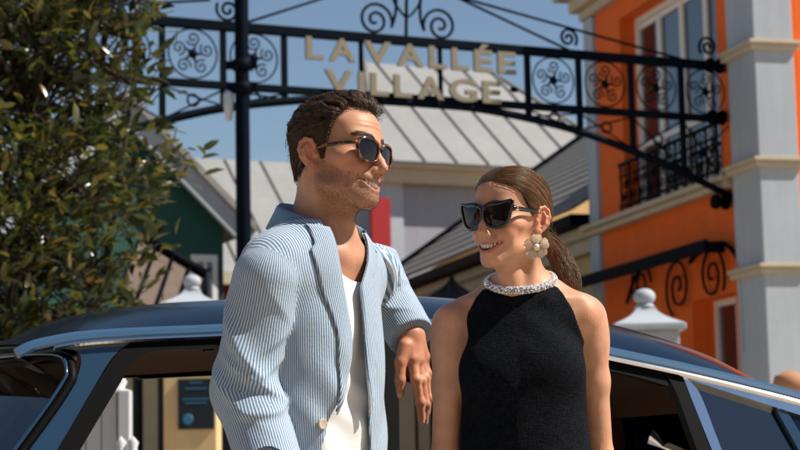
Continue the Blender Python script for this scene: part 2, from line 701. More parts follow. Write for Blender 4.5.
c1 = fpt(712, 275)
c2 = fpt(678, 287)
c3 = fpt(640, 285)
canopy_scroll(spiral((c1.x, c1.z), 0.34, 0.035, 1.9, R(215), FM, 60, 0.06, -1))
canopy_scroll(spiral((c2.x, c2.z), 0.36, 0.035, 1.9, R(-60), FM, 60, 0.06, 1))
canopy_scroll(spiral((c3.x, c3.z), 0.34, 0.035, 1.8, R(180), FM, 60, 0.06, -1), 0.015)
arm = [fpt(x, y) for x, y in ((700, 248), (722, 243), (736, 255), (742, 275), (744, 300), (746, 352))]
canopy_scroll([FM @ Vector(p) for p in spline(arm, 24)], 0.028)
arm = [fpt(x, y) for x, y in ((627, 303), (634, 280), (645, 263))]
canopy_scroll([FM @ Vector(p) for p in spline(arm, 10)], 0.022)
arm = [fpt(x, y) for x, y in ((690, 262), (696, 255), (704, 250))]
canopy_scroll([FM @ Vector(p) for p in spline(arm, 10)], 0.03)
# lower shop window in its recess
dw = put('shop_window', boxm((D0, -0.34, DZ1 - 0.07), (D1, -0.26, DZ1), FM), M_FRAMEWHITE, ob)
b = bmesh.new()
for x in (D0, D0 + 0.52, D1 - 0.07):
    box(b, (x, -0.335, 0), (x + 0.07, -0.265, DZ1 - 0.073), FM)
box(b, (D0 + 0.072, -0.33, 1.9), (D0 + 0.518, -0.27, 1.96), FM)
put('frame', b, M_FRAMEWHITE, dw)
put('pane', boxm((D0 + 0.05, -0.31, 0.05), (D1 - 0.05, -0.302, DZ1 - 0.05), FM), M_GLASSPANE, dw)

# ------------------------------------------------------------------ cream building with slatted roof further down the row
cb = thing('cream_building', FO + FU * 9, 'cream shop building with dark slatted roof beyond the orange facade', 'building')
EZ = 4.36
put('wall', boxm((TEND + 0.10, -6, 0), (15.0, -0.12, EZ - 0.02), FM), M_CREAMWALL, cb)
put('gable', prism(bmesh.new(), [(-0.12, EZ - 0.03), (-9.0, EZ - 0.03), (-4.9, EZ + 3.0)], frame(FN, -FU, Z3, FO + FU * 14.9), 0.0, 0.1), M_CREAMWALL, cb)
TP = math.tan(R(34.5))
RD = Vector((-FN.x, -FN.y, TP))          # up the roof slope
RL = RD.length
NCOURSE = 15
SLOPE = 4.9
for i in range(NCOURSE):
    s0, s1 = SLOPE * i / NCOURSE, SLOPE * (i + 1) / NCOURSE
    T = frame(FU, None, Vector((FN.x * TP, FN.y * TP, 1)), FO + Z3 * EZ + FN * 0.25)
    b = bmesh.new()
    # each course tilts: lower edge proud
    y0, y1 = -s0 / math.cos(R(34.5)), -s1 / math.cos(R(34.5)) - 0.03
    M = T @ Matrix.Translation((0, y0, 0.03)) @ Matrix.Rotation(R(3.5), 4, 'X')
    box(b, (TEND + 0.12 + 0.002 * (i % 2), y1 - y0, 0), (15.15, 0, 0.055), M, 0.004)
    put('roof_slat', b, M_SLAT, cb)
T = frame(FU, None, Vector((FN.x * TP, FN.y * TP, 1)), FO + Z3 * EZ + FN * 0.25)
put('barge_board', boxm((15.155, -SLOPE / math.cos(R(34.5)) - 0.1, -0.16), (15.24, 0.06, 0.16), T), M_IRONBLUE, cb)
put('eave', boxm((TEND + 0.1, 0.005, EZ - 0.17), (15.2, 0.30, EZ - 0.02), FM, 0.01), M_IRON, cb)
b = bmesh.new()
box(b, (TEND + 0.12, -0.118, EZ - 0.50), (15.0, 0.02, EZ - 0.175), FM, 0.01)
box(b, (TEND + 0.12, 0.022, EZ - 0.32), (15.0, 0.12, EZ - 0.18), FM, 0.01)
put('cornice', b, M_CREAM, cb)
put('dark_block', boxm((TEND + 0.12, -2.2, EZ + 0.05), (TEND + 1.5, -0.5, EZ + 1.05), FM, 0.02), M_IRONBLUE, cb)  # dark blue block at the near end of the roof slope
for i in range(3):
    t = 5.2 + i * 3.1
    wd = put('window', boxm((t, -0.118, 1.0), (t + 1.7, -0.06, 3.1), FM), M_FRAMEWHITE, cb)
    put('pane', boxm((t + 0.1, -0.058, 1.1), (t + 1.6, -0.05, 3.0), FM), M_GLASSPANE, wd)

# ------------------------------------------------------------------ grey-white hall with zinc roof at the end of the street
GD = Vector((0.91, 0.41, 0)).normalized()     # along the gate / end facades, to the right
GN = Vector((GD.y, -GD.x, 0))                 # towards the camera
HO = at(386, 300, 39.0)
HO.z = 0
HM = frame(GD, -GN, Z3, HO)                   # local y runs away from camera


def hl(px, py, out=0.0):
    p = HM.inverted() @ at_plane(px, py, HO + GN * out, GN)
    return p.x, p.z


hb = thing('grey_hall', HO, 'grey white hall with light standing seam zinc roof at the street end', 'building')
EH = hl(430, 172)[1]
put('wall', boxm((0.35, 0, 0), (5.9, 7, EH), HM), M_GREYWALL, hb)
put('pilaster', boxm((-0.05, -0.08, 0), (0.40, 0.5, EH - 0.02), HM, 0.01), M_WHITE, hb)
b = bmesh.new()
box(b, (-0.35, -0.55, EH + 0.002), (6.2, 0.5, EH + 0.10), HM, 0.01)
box(b, (-0.25, -0.35, EH - 0.28), (6.1, -0.085, EH), HM, 0.01)
put('eave', b, M_CREAM, hb)
# hipped roof: slope facing the street with raking ends
RP = 36.0
T = HM @ Matrix.Translation((0, -0.6, EH + 0.105)) @ Matrix.Rotation(R(RP), 4, 'X')
rx0, rx1 = -0.4, 6.2
LS = 5.1
sh = 1.55
SX0, SX1 = rx0 + sh, rx1 - sh - 0.3


def hip_slab(b, T, x0, x1, sa, sb, L, th):
    vs = [T @ Vector(p) for p in ((x0, 0, 0), (x1, 0, 0), (sb, L, 0), (sa, L, 0), (x0, 0, -th), (x1, 0, -th), (sb, L, -th), (sa, L, -th))]
    v = [b.verts.new(p) for p in vs]
    for f in ((0, 1, 2, 3), (7, 6, 5, 4), (0, 4, 5, 1), (1, 5, 6, 2), (2, 6, 7, 3), (3, 7, 4, 0)):
        b.faces.new([v[k] for k in f])


b = bmesh.new()
hip_slab(b, T, rx0, rx1, SX0, SX1, LS, 0.12)
put('roof', b, M_ZINC, hb)
for i in range(9):
    x = -0.05 + i * 0.74
    ytop = min(1.0, (x - rx0) / sh, (rx1 - x) / (rx1 - SX1)) * LS
    put('roof_seam', boxm((x - 0.018, 0.01, 0.002), (x + 0.018, ytop - 0.02, 0.045), T), M_ZINCSEAM, hb)
for xa_, xb_ in ((rx0, SX0), (rx1, SX1)):
    hip = bmesh.new()
    tube(hip, [T @ Vector((xa_, 0, 0.0)), T @ Vector((xb_, LS, 0.0))], 0.07, 8)
    put('hip_cap', hip, M_ZINCSEAM, hb)

# ------------------------------------------------------------------ red shop with zinc roof, left of the hall
RO = at(378, 300, 37.5)
RO.z = 0
RM = frame(GD, -GN, Z3, RO)
rb = thing('red_building', RO, 'dark red shop front under pale zinc roof behind the man', 'building')
q = RM.inverted() @ at_plane(200, 155, RO - GN * 2.5, GN)
rz = q.z
put('wall', boxm((-14, 0, 0), (0.0, 5, rz - 2.6), RM), M_RED, rb)
T = RM @ Matrix.Translation((0, -0.4, rz - 2.75)) @ Matrix.Rotation(R(40), 4, 'X')
LB = 2.75 / math.sin(R(40))
put('roof', boxm((-14.3, 0, -0.1), (-0.35, LB, 0), T), M_ZINC, rb)
for i in range(17):
    x = -0.6 - i * 0.8
    put('roof_seam', boxm((x - 0.018, 0.01, 0.002), (x + 0.018, LB - 0.01, 0.045), T), M_ZINCSEAM, rb)
put('end_wall', boxm((-0.42, -0.75, 0), (-0.02, -0.62, at(374, 200, 37.0).z), RM), M_RED, rb)
put('eave', boxm((-14.3, -0.6, rz - 3.0), (-0.3, -0.35, rz - 2.78), RM), M_CREAM, rb)

# ------------------------------------------------------------------ green gabled building on the left
NO = at(240, 215, 26.0)
NZ = NO.z
NO.z = 0
NM = frame(GD, -GN, Z3, NO)
gr = thing('green_building', NO, 'dark green gabled building with pale barge board behind the tree', 'building')


def nl(px, py, out=0.0):
    p = NM.inverted() @ at_plane(px, py, NO + GN * out, GN)
    return p.x, p.z


ax_, az_ = nl(120, 108)
put('wall', prism(bmesh.new(), [(-0.25, 0), (-0.25, NZ - 0.2), (ax_, az_ - 0.1), (2 * ax_ + 0.25, NZ - 0.2), (2 * ax_ + 0.25, 0)], NM, 0, 6), M_GREEN, gr)
for sgn in (0, 1):
    x0, z0, x1, z1 = 0.1, NZ - 0.28, ax_, az_ + 0.06
    if sgn:
        x0 = 2 * ax_ - x0
    b = bmesh.new()
    d = Vector((x1 - x0, z1 - z0)).normalized()
    nrm = Vector((-d.y, d.x)) * (1 if d.x < 0 else -1)
    wd = -0.24
    pl = [(x0, z0), (x1, z1), (x1 + 0 * nrm.x, z1 + wd * 1.35), (x0 + nrm.x * wd, z0 + nrm.y * wd)]
    pl = [(x0, z0), (x1, z1), (x1, z1 - 0.33), (x0, z0 - 0.33)]
    prism(b, pl, NM, -0.32, -0.22)
    put('barge_board', b, M_WHITE, gr)
    b = bmesh.new()
    prism(b, [(x0, z0 + 0.003), (x1, z1 + 0.003), (x1, z1 + 0.12), (x0, z0 + 0.12)], NM, -0.4, 6.3)
    put('roof', b, M_ZINCSEAM, gr)
for i in range(11):
    z = 1.0 + i * 0.36
    put('board', boxm((2 * ax_ + 0.28, -0.02, z), (-0.27, -0.002, z + 0.345), NM), M_GREEN, gr) if z < NZ - 0.55 else None
xa, za = nl(190, 255)
xb, zb = nl(216, 292)
wd = put('window', boxm((xa, -0.08, zb - 0.8), (xb, -0.022, za), NM), M_FRAMEWHITE, gr)
put('pane', boxm((xa + 0.08, -0.086, zb - 0.7), ((xa + xb) / 2 - 0.02, -0.082, za - 0.1), NM), M_GLASSPANE, wd)
put('pane', boxm(((xa + xb) / 2 + 0.03, -0.086, zb - 0.7), (xb - 0.08, -0.082, za - 0.1), NM), M_GLASSPANE, wd)
# lean-to awning in front of it
aw = thing('awning', at(175, 320, 20.5).xy.to_3d(), 'brown sloping awning with dark edge below the green gable', 'awning')
p0, p1 = at(140, 240, 20.5), at(206, 279, 20.5)
b = bmesh.new()
dv = Vector((0, -1.6, -0.75))
quad = [p0, p1, p1 + dv, p0 + dv]
v = [b.verts.new(p) for p in quad] + [b.verts.new(p - Z3 * 0.04) for p in quad]
for f in ((0, 1, 2, 3), (7, 6, 5, 4), (0, 4, 5, 1), (1, 5, 6, 2), (2, 6, 7, 3), (3, 7, 4, 0)):
    b.faces.new([v[k] for k in f])
bmesh.ops.recalc_face_normals(b, faces=b.faces[:])
put('sheet', b, mat('awning_brown', (0.12, 0.085, 0.065), 0.8, noise=(5, 0.15)), aw)
for k in range(5):
    f = k / 4
    b = bmesh.new()
    tube(b, [p0.lerp(p1, f) + Z3 * 0.03, p0.lerp(p1, f) + dv + Z3 * 0.03], 0.02, 6)
    put('rafter', b, M_IRON, aw)
b = bmesh.new()
tube(b, [p0 + Z3 * 0.05, p1 + Z3 * 0.05], 0.055, 8)
put('edge', b, M_IRON, aw)
b = bmesh.new()
tube(b, [p0 + dv + Z3 * 0.03, p1 + dv + Z3 * 0.03], 0.035, 8)
put('edge', b, M_IRON, aw)
for p in (p0 + dv, p1 + dv, p0 - Z3 * 0.0, p1):
    b = bmesh.new()
    tube(b, [p, Vector((p.x, p.y, 0))], 0.03, 6)
    put('post', b, M_IRON, aw)

# ------------------------------------------------------------------ iron gate arch with the village name
GO = Vector((3.56, 20.0, 0)) - Vector((0.02, 0.0, 0)) + FN * 0.09
GM = frame(GD, -GN, Z3, GO)                    # x to the right along the gate (0 at pilaster), y away
gate = thing('gate_arch', GO - GD * 4, 'navy wrought iron gate arch carrying the gold village name', 'gate')


def gl(px, py):
    p = GM.inverted() @ at_plane(px, py, GO, GN)
    return p.x, p.z


def gp(px, py, y=0.0):
    x, z = gl(px, py)
    return GM @ Vector((x, y, z))


TZ, MZ = 0.5 * (gl(738, 68)[1] + gl(160, 21)[1]), 0.5 * (gl(738, 119)[1] + gl(160, 83)[1])
XL = gl(20, 20)[0]
put('beam', boxm((XL, -0.04, TZ - 0.045), (0, 0.04, TZ + 0.045), GM, 0.006), M_IRONBLUE, gate)
put('beam', boxm((XL, -0.038, MZ - 0.035), (0, 0.038, MZ + 0.035), GM, 0.006), M_IRONBLUE, gate)
xc = gl(405, 60)[0]
archp = [gl(x, y) for x, y in ((745, 204), (690, 176), (630, 150), (578, 131), (527, 118), (480, 109), (440, 105))]
half = [(x, z) for x, z in archp]
archfull = half + [(2 * xc - x, z) for x, z in half[::-1]]
b = bmesh.new()
tube(b, [GM @ Vector((x, 0, z)) for x, z in [tuple(p) for p in spline(archfull, 60)]], 0.042, 8)
put('arch_chord', b, M_IRONBLUE, gate)
az = lambda x: float(np.interp(x if x > xc else 2 * xc - x, [p[0] for p in half[::-1]], [p[1] for p in half[::-1]]))
vx = [gl(px, 60)[0] for px in (728, 680, 630, 578, 527)]
vx_l = [gl(px, 50)[0] for px in (284, 223, 162)]
vx_l += [2 * xc - x for x in vx[2::-1] if 2 * xc - x < vx_l[-1] - 0.3]
for x in vx + vx_l:
    put('upright', boxm((x - 0.026, -0.026, az(x) + 0.02), (x + 0.026, 0.026, TZ - 0.047), GM), M_IRONBLUE, gate)
for px in (361, 440):
    x = gl(px, 60)[0]
    put('upright', boxm((x - 0.018, -0.018, max(MZ, az(x)) + 0.03), (x + 0.018, 0.018, TZ - 0.047), GM), M_IRONBLUE, gate)


def rosette(xa, xb):
    cx, cz = (xa + xb) / 2, (TZ + MZ) / 2
    r = min(abs(xb - xa) / 2 - 0.03, (TZ - MZ) / 2 - 0.05)
    b = bmesh.new()
    tube(b, [GM @ Vector((cx + r * math.cos(a), 0, cz + r * math.sin(a))) for a in np.linspace(0, 2 * math.pi, 28, endpoint=False)], 0.009, 5, closed=True)
    for k in range(5):
        a = 2 * math.pi * k / 5 + 0.3
        c = (cx + 0.62 * r * math.cos(a), cz + 0.62 * r * math.sin(a))
        tube(b, spiral(c, 0.30 * r, 0.04 * r, 1.5, a + 2.0, GM, 20), 0.009, 5)
    lathe(b, [(0, -0.02), (0.14 * r, -0.015), (0.20 * r, 0), (0.14 * r, 0.015), (0, 0.02)], GM @ Matrix.Translation((cx, 0, cz)) @ Matrix.Rotation(R(90), 4, 'X'), 10)
    for k in range(5):
        a = 2 * math.pi * k / 5
        tube(b, [GM @ Vector((cx, 0, cz)), GM @ Vector((cx + 0.42 * r * math.cos(a), 0, cz + 0.42 * r * math.sin(a)))], [0.022, 0.006], 5)
    put('rosette', b, M_IRONBLUE, gate)


alls = sorted(vx) + []
for a, c in list(zip(sorted(vx)[:-1], sorted(vx)[1:])) + list(zip(sorted(vx_l)[:-1], sorted(vx_l)[1:])):
    rosette(a, c)
    # lower cross brace with ring
    za, zc = az(a) + 0.02, az(c) + 0.02
    if MZ - min(za, zc) > 0.12:
        b = bmesh.new()
        z1 = MZ - 0.04
        tube(b, [GM @ Vector((a, 0, z1)), GM @ Vector((c, 0, zc))], 0.010, 5)
        tube(b, [GM @ Vector((c, 0, z1)), GM @ Vector((a, 0, za))], 0.010, 5)
        cz = (z1 * 2 + za + zc) / 4
        tube(b, [GM @ Vector(((a + c) / 2 + 0.055 * math.cos(q), 0, cz + 0.055 * math.sin(q))) for q in np.linspace(0, 6.283, 14, endpoint=False)], 0.012, 5, closed=True)
        put('brace', b, M_IRONBLUE, gate)
# scrolls above
def scroll(px, py, rpx, turns, a0, hand, tail=None, rad=0.016):
    x, z = gl(px, py)
    r = rpx * 19.0 / FPX
    pts = spiral((x, z), r, r * 0.12, turns, R(a0), GM, 34, 0, hand)
    if tail:
        tp = [gp(*q) for q in tail]
        pts = [Vector(p) for p in spline(tp + [pts[0]], 12)][:-1] + pts
    b = bmesh.new()
    tube(b, pts, rad, 6)
    put('scroll', b, M_IRONBLUE, gate)


scroll(375, 20, 19, 1.9, -20, 1, [(366, -30), (392, -14), (396, 8)])
scroll(440, 26, 19, 1.9, 200, -1, [(449, -26), (424, -10), (420, 14)])
scroll(568, 38, 11, 1.7, -40, 1)
scroll(708, 47, 12, 1.7, 220, -1)
scroll(228, 10, 12, 1.7, 150, 1)
hb_ = bmesh.new()
heart = [(407, 17), (398, 8), (393, -2), (398, -9), (406, -3), (414, -8), (420, 0), (416, 9)]
tube(hb_, [Vector(p) for p in spline([gp(*p) for p in heart], 32, True)], 0.013, 6, closed=True)
put('heart', hb_, M_IRONBLUE, gate)
hb_ = bmesh.new()
tube(hb_, [gp(406, 41), gp(407, -40)], 0.02, 6)
put('mast', hb_, M_IRONBLUE, gate)
for a, c in (((452, -5), (575, 53)), ((455, -4), (742, 76)), ((330, -4), (236, 26)), ((210, 0), (118, 5))):
    b = bmesh.new()
    tube(b, [gp(*a), gp(*c)], 0.014, 6)
    put('tie_rod', b, M_IRONBLUE, gate)
for px, py in ((743, 68), (744, 119), (746, 203)):
    x, z = gl(px, py)
    b = bmesh.new()
    lathe(b, [(0.03, -0.10), (0.075, -0.09), (0.085, -0.05), (0.05, 0.0), (0.085, 0.05), (0.085, 0.08)], GM @ Matrix.Translation((-0.03, 0, z)) @ Matrix.Rotation(R(90), 4, 'Y'), 12)
    put('bracket', b, M_IRON, gate)


# letters, one mesh each
def letter(ch, x, z, h, width, parent):
    cu = bpy.data.curves.new('letter', 'FONT')
    cu.body = ch
    cu.size = h / 0.69
    cu.extrude = 0.015
    cu.offset = 0.009
    cu.bevel_depth = 0.0
    o = bpy.data.objects.new('tmp', cu)
    COL.objects.link(o)
    bpy.context.view_layer.update()
    me = bpy.data.meshes.new_from_object(o.evaluated_get(bpy.context.evaluated_depsgraph_get()))
    bpy.data.objects.remove(o)
    co = np.empty(len(me.vertices) * 3, dtype=np.float32)
    me.vertices.foreach_get('co', co)
    co = co.reshape(-1, 3)
    lo, hi = co[:, 0].min(), co[:, 0].max()
    wscale = width / (hi - lo)
    P = [GM @ Vector((x + (c[0] - lo) * wscale, -0.075 - c[2], z + c[1])) for c in co]
    me.vertices.foreach_set('co', np.array([tuple(p) for p in P], dtype=np.float32).ravel())
    me.materials.append(M_LETTER)
    me.materials.append(M_IRONBLUE)
    me.update()
    for p in me.polygons:
        p.material_index = 0 if abs(p.normal.dot(GN)) > 0.7 else 1
    put('letter', me, None, parent)


def word(text, px0, px1, pyb, pyt):
    x0, zb = gl(px0, pyb)
    x1, _ = gl(px1, pyb)
    h = gl(px0, pyt)[1] - zb
    WID = {'I': 0.17, 'L': 0.50, 'A': 0.76, 'V': 0.76, 'E': 0.54, 'É': 0.54, 'G': 0.80}
    gap = 0.16
    tot = sum(WID[c] for c in text) + gap * (len(text) - 1)
    k = (x1 - x0) / (tot * h)
    x = x0
    for ch in text:
        letter(ch, x, zb, h, WID[ch] * h * k, gate)
        x += (WID[ch] + gap) * h * k


word('LA', 303, 352, 59.5, 38.5)
word('VALLÉE', 361, 512, 64, 43)
word('VILLAGE', 322, 497, 93.0, 71.5)
x, z = gl(511, 91)
b = bmesh.new()
lathe(b, [(0, -0.03), (0.03, -0.02), (0.045, 0), (0.03, 0.02), (0, 0.03)], GM @ Matrix.Translation((x, -0.07, z)) @ Matrix.Rotation(R(90), 4, 'X') @ Matrix.Diagonal((1.2, 0.7, 1, 1)), 10)
put('dot', b, M_IRONBLUE, gate)

# ------------------------------------------------------------------ lamp post in front of the gate
pp = at(243.5, 225, 17.0)
lp = thing('lamp_post', (pp.x, pp.y, 0), 'tall plain navy post rising left of the man', 'post')
b = bmesh.new()
lathe(b, [(0.14, 0), (0.14, 0.25), (0.085, 0.32), (0.075, 1.0), (0.066, 4.4), (0.066, 9.0), (0.05, 9.02)], Matrix.Translation((pp.x, pp.y, 0)), 18)
put('shaft', b, M_IRONBLUE, lp)
for py in (65, 88):
    z = at(243, py, 17.0).z
    b = bmesh.new()
    lathe(b, [(0.072, -0.05), (0.09, -0.045), (0.09, 0.045), (0.072, 0.05)], Matrix.Translation((pp.x, pp.y, z)), 18)
    box(b, (pp.x - 0.14, pp.y - 0.03, z - 0.035), (pp.x + 0.14, pp.y + 0.03, z + 0.035))
    put('clamp', b, M_IRONBLUE, lp)
z = at(230, 106, 17.0).z
b = bmesh.new()
lathe(b, [(0.005, -0.14), (0.03, -0.13), (0.045, -0.02), (0.05, 0.10), (0.02, 0.16)], Matrix.Translation((pp.x - 0.125, pp.y, z)), 12)
put('lantern', b, mat('lantern_glass', (0.55, 0.58, 0.6), 0.25, noise=(9, 0.1)), lp)

# ------------------------------------------------------------------ white piers with finials, and fence
def pier(px, pytop, Y, wpx, body_mat, label, wbody=None):
    c = at(px, pytop, Y)
    H = c.z
    w = wpx * Y / FPX / 2
    o = thing('gate_pier', (c.x, Y, 0), label, 'pier', 'white capped gate piers')
    wb = (wbody or wpx * 0.82) * Y / FPX / 2
    zc = H - w * 0.90
    put('shaft', boxm((c.x - wb, Y - wb, 0), (c.x + wb, Y + wb, zc - w * 0.32), None, 0.01), body_mat, o)
    b = bmesh.new()
    box(b, (c.x - w, Y - w, zc - w * 0.31), (c.x + w, Y + w, zc - w * 0.12), None, 0.012)
    # concave pyramid cap
    N = 9
    rings = []
    for i in range(N):
        f = i / (N - 1)
        r = w * (0.96 * (1 - f) ** 1.7 + 0.26)if i else w * 0.97
        r = w * (0.26 + 0.70 * (1 - f) ** 1.8)
        z = zc - w * 0.115 + f * w * 0.50
        rings.append([b.verts.new((c.x + sx * r, Y + sy * r, z)) for sx, sy in ((-1, -1), (1, -1), (1, 1), (-1, 1))])
    for a, d in zip(rings[:-1], rings[1:]):
        for k in range(4):
            b.faces.new((a[k], a[(k + 1) % 4], d[(k + 1) % 4], d[k]))
    b.faces.new(rings[0][::-1])
    b.faces.new(rings[-1])
    put('cap', b, M_WHITE, o)
    b = bmesh.new()
    z0 = zc + w * 0.375
    lathe(b, [(w * 0.30, z0), (w * 0.22, z0 + w * 0.10)] + [(w * 0.31 * math.cos(a), z0 + w * 0.30 + w * 0.24 * math.sin(a)) for a in np.linspace(-1.0, 1.5, 9)], Matrix.Translation((c.x, Y, 0)), 20)
    put('finial', b, M_WHITE, o)
    return o


pl = pier(192, 275, 16.0, 58, M_CREAMWALL, 'cream gate pier with white cap and round finial beside the tree', 52)
pier(644, 289, 14.0, 72, M_WHITE, 'white gate pier with round finial behind the car roof, right of the woman')
# notice board on the left pier
wb = 52 * 16.0 / FPX / 2
c = at(196, 404, 16.0 - wb - 0.02)
nb = thing('notice_board', (c.x, c.y, 0.9), 'dark blue notice board fixed to the cream pier', 'notice board')
hw, hh = 18 * 15.8 / FPX, 25 * 15.8 / FPX
put('panel', boxm((c.x - hw, c.y, c.z - hh), (c.x + hw, c.y + 0.02, c.z + hh), None, 0.004), mat('notice_dark', (0.006, 0.014, 0.022), 0.5, noise=(20, 0.2)), nb)
b = bmesh.new()
lathe(b, [(0.04, 0.0), (0.045, 0.002), (0.04, 0.004)], Matrix.Translation((c.x - hw * 0.45, c.y - 0.001, c.z - hh * 0.6)) @ Matrix.Rotation(R(90), 4, 'X'), 20)
put('disc', b, mat('notice_blue', (0.03, 0.16, 0.26), 0.5), nb)
for k, (dx, dz, wx) in enumerate(((0.0, 0.62, 0.6), (0.0, 0.2, 0.75), (-0.1, 0.05, 0.6), (0.0, 0.85, 0.35))):
    put('line', boxm((c.x - hw * wx, c.y - 0.003, c.z + hh * dz - 0.006), (c.x + hw * wx, c.y - 0.001, c.z + hh * dz + 0.006)), mat('notice_blue', (0.03, 0.16, 0.26)), nb)

# white fence behind the car
M_FENCE = mat('fence_paint', (0.52, 0.53, 0.55), 0.6, noise=(3, 0.06))
fe = thing('white_fence', at(60, 450, 9.0).xy.to_3d(), 'white boarded fence seen through the open car window', 'fence')
ztop = at(110, 393, 9.0).z
x0, x1 = at(40, 400, 9.0).x, at(131, 400, 9.0).x
nb_ = 5
for i in range(nb_):
    a = x0 + (x1 - 0.06 - x0) * i / nb_
    e = x0 + (x1 - 0.06 - x0) * (i + 1) / nb_ - 0.006
    put('board', boxm((a, 8.98, 0.1), (e, 9.02, ztop - 0.02 * (i < nb_ - 2)), None, 0.004), M_FENCE, fe)
put('post', boxm((x1 - 0.055, 8.95, 0), (x1 + 0.0, 9.05, ztop + 0.01), None, 0.006), M_FENCE, fe)
for px in (99, 118):
    c = at(px, 393, 9.0)
    b = bmesh.new()
    lathe(b, [(0.055, ztop), (0.058, ztop + 0.012), (0.03, ztop + 0.02), (0.045, ztop + 0.05), (0.03, ztop + 0.075), (0.0, ztop + 0.09)], Matrix.Translation((c.x, 9.0, 0)), 14)
    put('finial', b, M_FENCE, fe)
for k, px in enumerate((121, 133)):
    c = at(px, 438, 8.6)
    f = thing('bollard', (c.x, 8.6, 0), ('slim white picket post in front of the white fence, nearer the boards', 'slim white picket post in front of the white fence, nearer the pier')[k], 'post', 'slim white pickets')
    b = bmesh.new()
    lathe(b, [(0.030, 0), (0.030, c.z - 0.07), (0.018, c.z - 0.05), (0.026, c.z - 0.02), (0.0, c.z + 0.01)], Matrix.Translation((c.x, 8.6, 0)), 12)
    put('stake', b, M_FENCE, f)
# shop front behind, seen through the windows
sf = thing('shop_front', at(300, 450, 24).xy.to_3d(), 'low glazed shop front with beige panels seen through the car', 'shop front')
M_BEIGE = mat('beige_panel', (0.42, 0.35, 0.22), 0.7, noise=(2, 0.12))
xa, xb = at(120, 400, 24).x, at(735, 400, 24).x
put('back', boxm((xa, 24.2, 0), (xb, 24.6, 2.9)), mat('shop_dark', (0.03, 0.035, 0.033), 0.5, noise=(1.4, 0.5)), sf)
n = 31
for i in range(n):
    a = xa + (xb - xa) * i / n
    if i in (2, 5, 9, 17, 28):
        continue
    put('panel', boxm((a, 24.05 + 0.03 * (i % 2), 0), (a + (xb - xa) / n * (0.86 if i % 3 else 0.6), 24.18, 2.7), None, 0.01), M_BEIGE, sf)
put('fascia', boxm((xa, 23.9, 2.72), (xb, 24.19, 2.9), None, 0.01), M_CREAM, sf)

# dark parasol near the cream building
c = at(452, 287, 21.0)
pa = thing('parasol', (c.x, 21.0, 0), 'dark folded parasol between the man and the woman', 'parasol')
b = bmesh.new()
seg = 16
rings = []
for i, (r, z) in enumerate(((0.03, 0.06), (0.08, 0.0), (0.26, -0.10), (0.50, -0.22), (0.47, -0.30))):
    rings.append([b.verts.new((c.x + r * (1 + 0.16 * (k % 2) * (i > 1)) * math.cos(6.2832 * k / seg), 21.0 + r * math.sin(6.2832 * k / seg), c.z + z - 0.05 * (k % 2) * (i > 1) + 0.03 * math.sin(3 * k))) for k in range(seg)])
for a, d in zip(rings[:-1], rings[1:]):
    for k in range(seg):
        b.faces.new((a[k], a[(k + 1) % seg], d[(k + 1) % seg], d[k]))
put('canopy', b, mat('parasol_cloth', (0.02, 0.02, 0.022), 0.8, noise=(9, 0.2)), pa)
b = bmesh.new()
tube(b, [(c.x, 21.0, 0), (c.x, 21.0, c.z + 0.12)], 0.025, 8)
put('pole', b, M_IRON, pa)

# tan pot on a low pier at the far right
c = at(790, 383, 12.0)
tp = thing('flower_pot', (c.x, 12.0, 0), 'round tan pot standing on a post at the right edge', 'pot')
b = bmesh.new()
lathe(b, [(0.03, -0.08), (0.07, -0.075), (0.105, -0.03), (0.11, 0.0), (0.095, 0.045), (0.07, 0.055), (0.03, 0.075), (0.0, 0.08)], Matrix.Translation((c.x, 12.0, c.z)), 20)
put('bowl', b, M_TERRA, tp)
put('pedestal', boxm((c.x - 0.1, 11.9, 0), (c.x + 0.1, 12.1, c.z - 0.081), None, 0.01), M_WHITE, tp)

# ------------------------------------------------------------------ unseen shop row added behind the viewer to cut sky fill and give reflections
op = thing('unseen_opposite_row', (0, -9.5, 0), 'unseen brown brick row added behind the viewer for reflections in the car', 'building')
put('wall', boxm((-26, -13, 0), (24, -9.5, 8.4)), mat('brown_brick', (0.22, 0.13, 0.085), 0.9, noise=(1.5, 0.2), noise2=(14, 0.2)), op)
put('cornice', boxm((-26.3, -9.496, 7.9), (24.3, -9.1, 8.45)), M_CREAM, op)
put('roof', boxm((-26.3, -13, 8.455), (24.3, -9.0, 9.0)), M_SLAT, op)
for i in range(13):
    x = -25 + i * 3.8
    for z0, z1 in ((0.6, 3.0), (4.4, 6.8)):
        wd = put('window', boxm((x, -9.49, z0), (x + 1.8, -9.40, z1)), M_FRAMEWHITE, op)
        put('pane', boxm((x + 0.12, -9.395, z0 + 0.12), (x + 1.68, -9.385, z1 - 0.12)), M_GLASSPANE, wd)
# ================================================================== broad-leaved evergreen at the left
TREE_Y = 10.8
tc_ = at(40, 200, TREE_Y)
tree = thing('evergreen_tree', (tc_.x, TREE_Y, 0), 'glossy broad leaved evergreen tree filling the left edge', 'tree')
M_BARK = mat('bark', (0.05, 0.035, 0.025), 0.9, noise=(18, 0.35), bump=(40, 0.6, 0.01))
M_LEAF = bpy.data.materials.new('leaf')
M_LEAF.use_nodes = True
nt = M_LEAF.node_tree
bs = nt.nodes['Principled BSDF']
oi = nt.nodes.new('ShaderNodeAttribute')
oi.attribute_name = 'rnd'
ob_i = nt.nodes.new('ShaderNodeObjectInfo')
ad = nt.nodes.new('ShaderNodeMath')
ad.operation = 'ADD'
nt.links.new(oi.outputs['Fac'], ad.inputs[0])
nt.links.new(ob_i.outputs['Random'], ad.inputs[1])
fr = nt.nodes.new('ShaderNodeMath')
fr.operation = 'FRACT'
nt.links.new(ad.outputs[0], fr.inputs[0])
rp = nt.nodes.new('ShaderNodeValToRGB')
cr = rp.color_ramp
cr.elements[0].color = (0.016, 0.030, 0.008, 1)
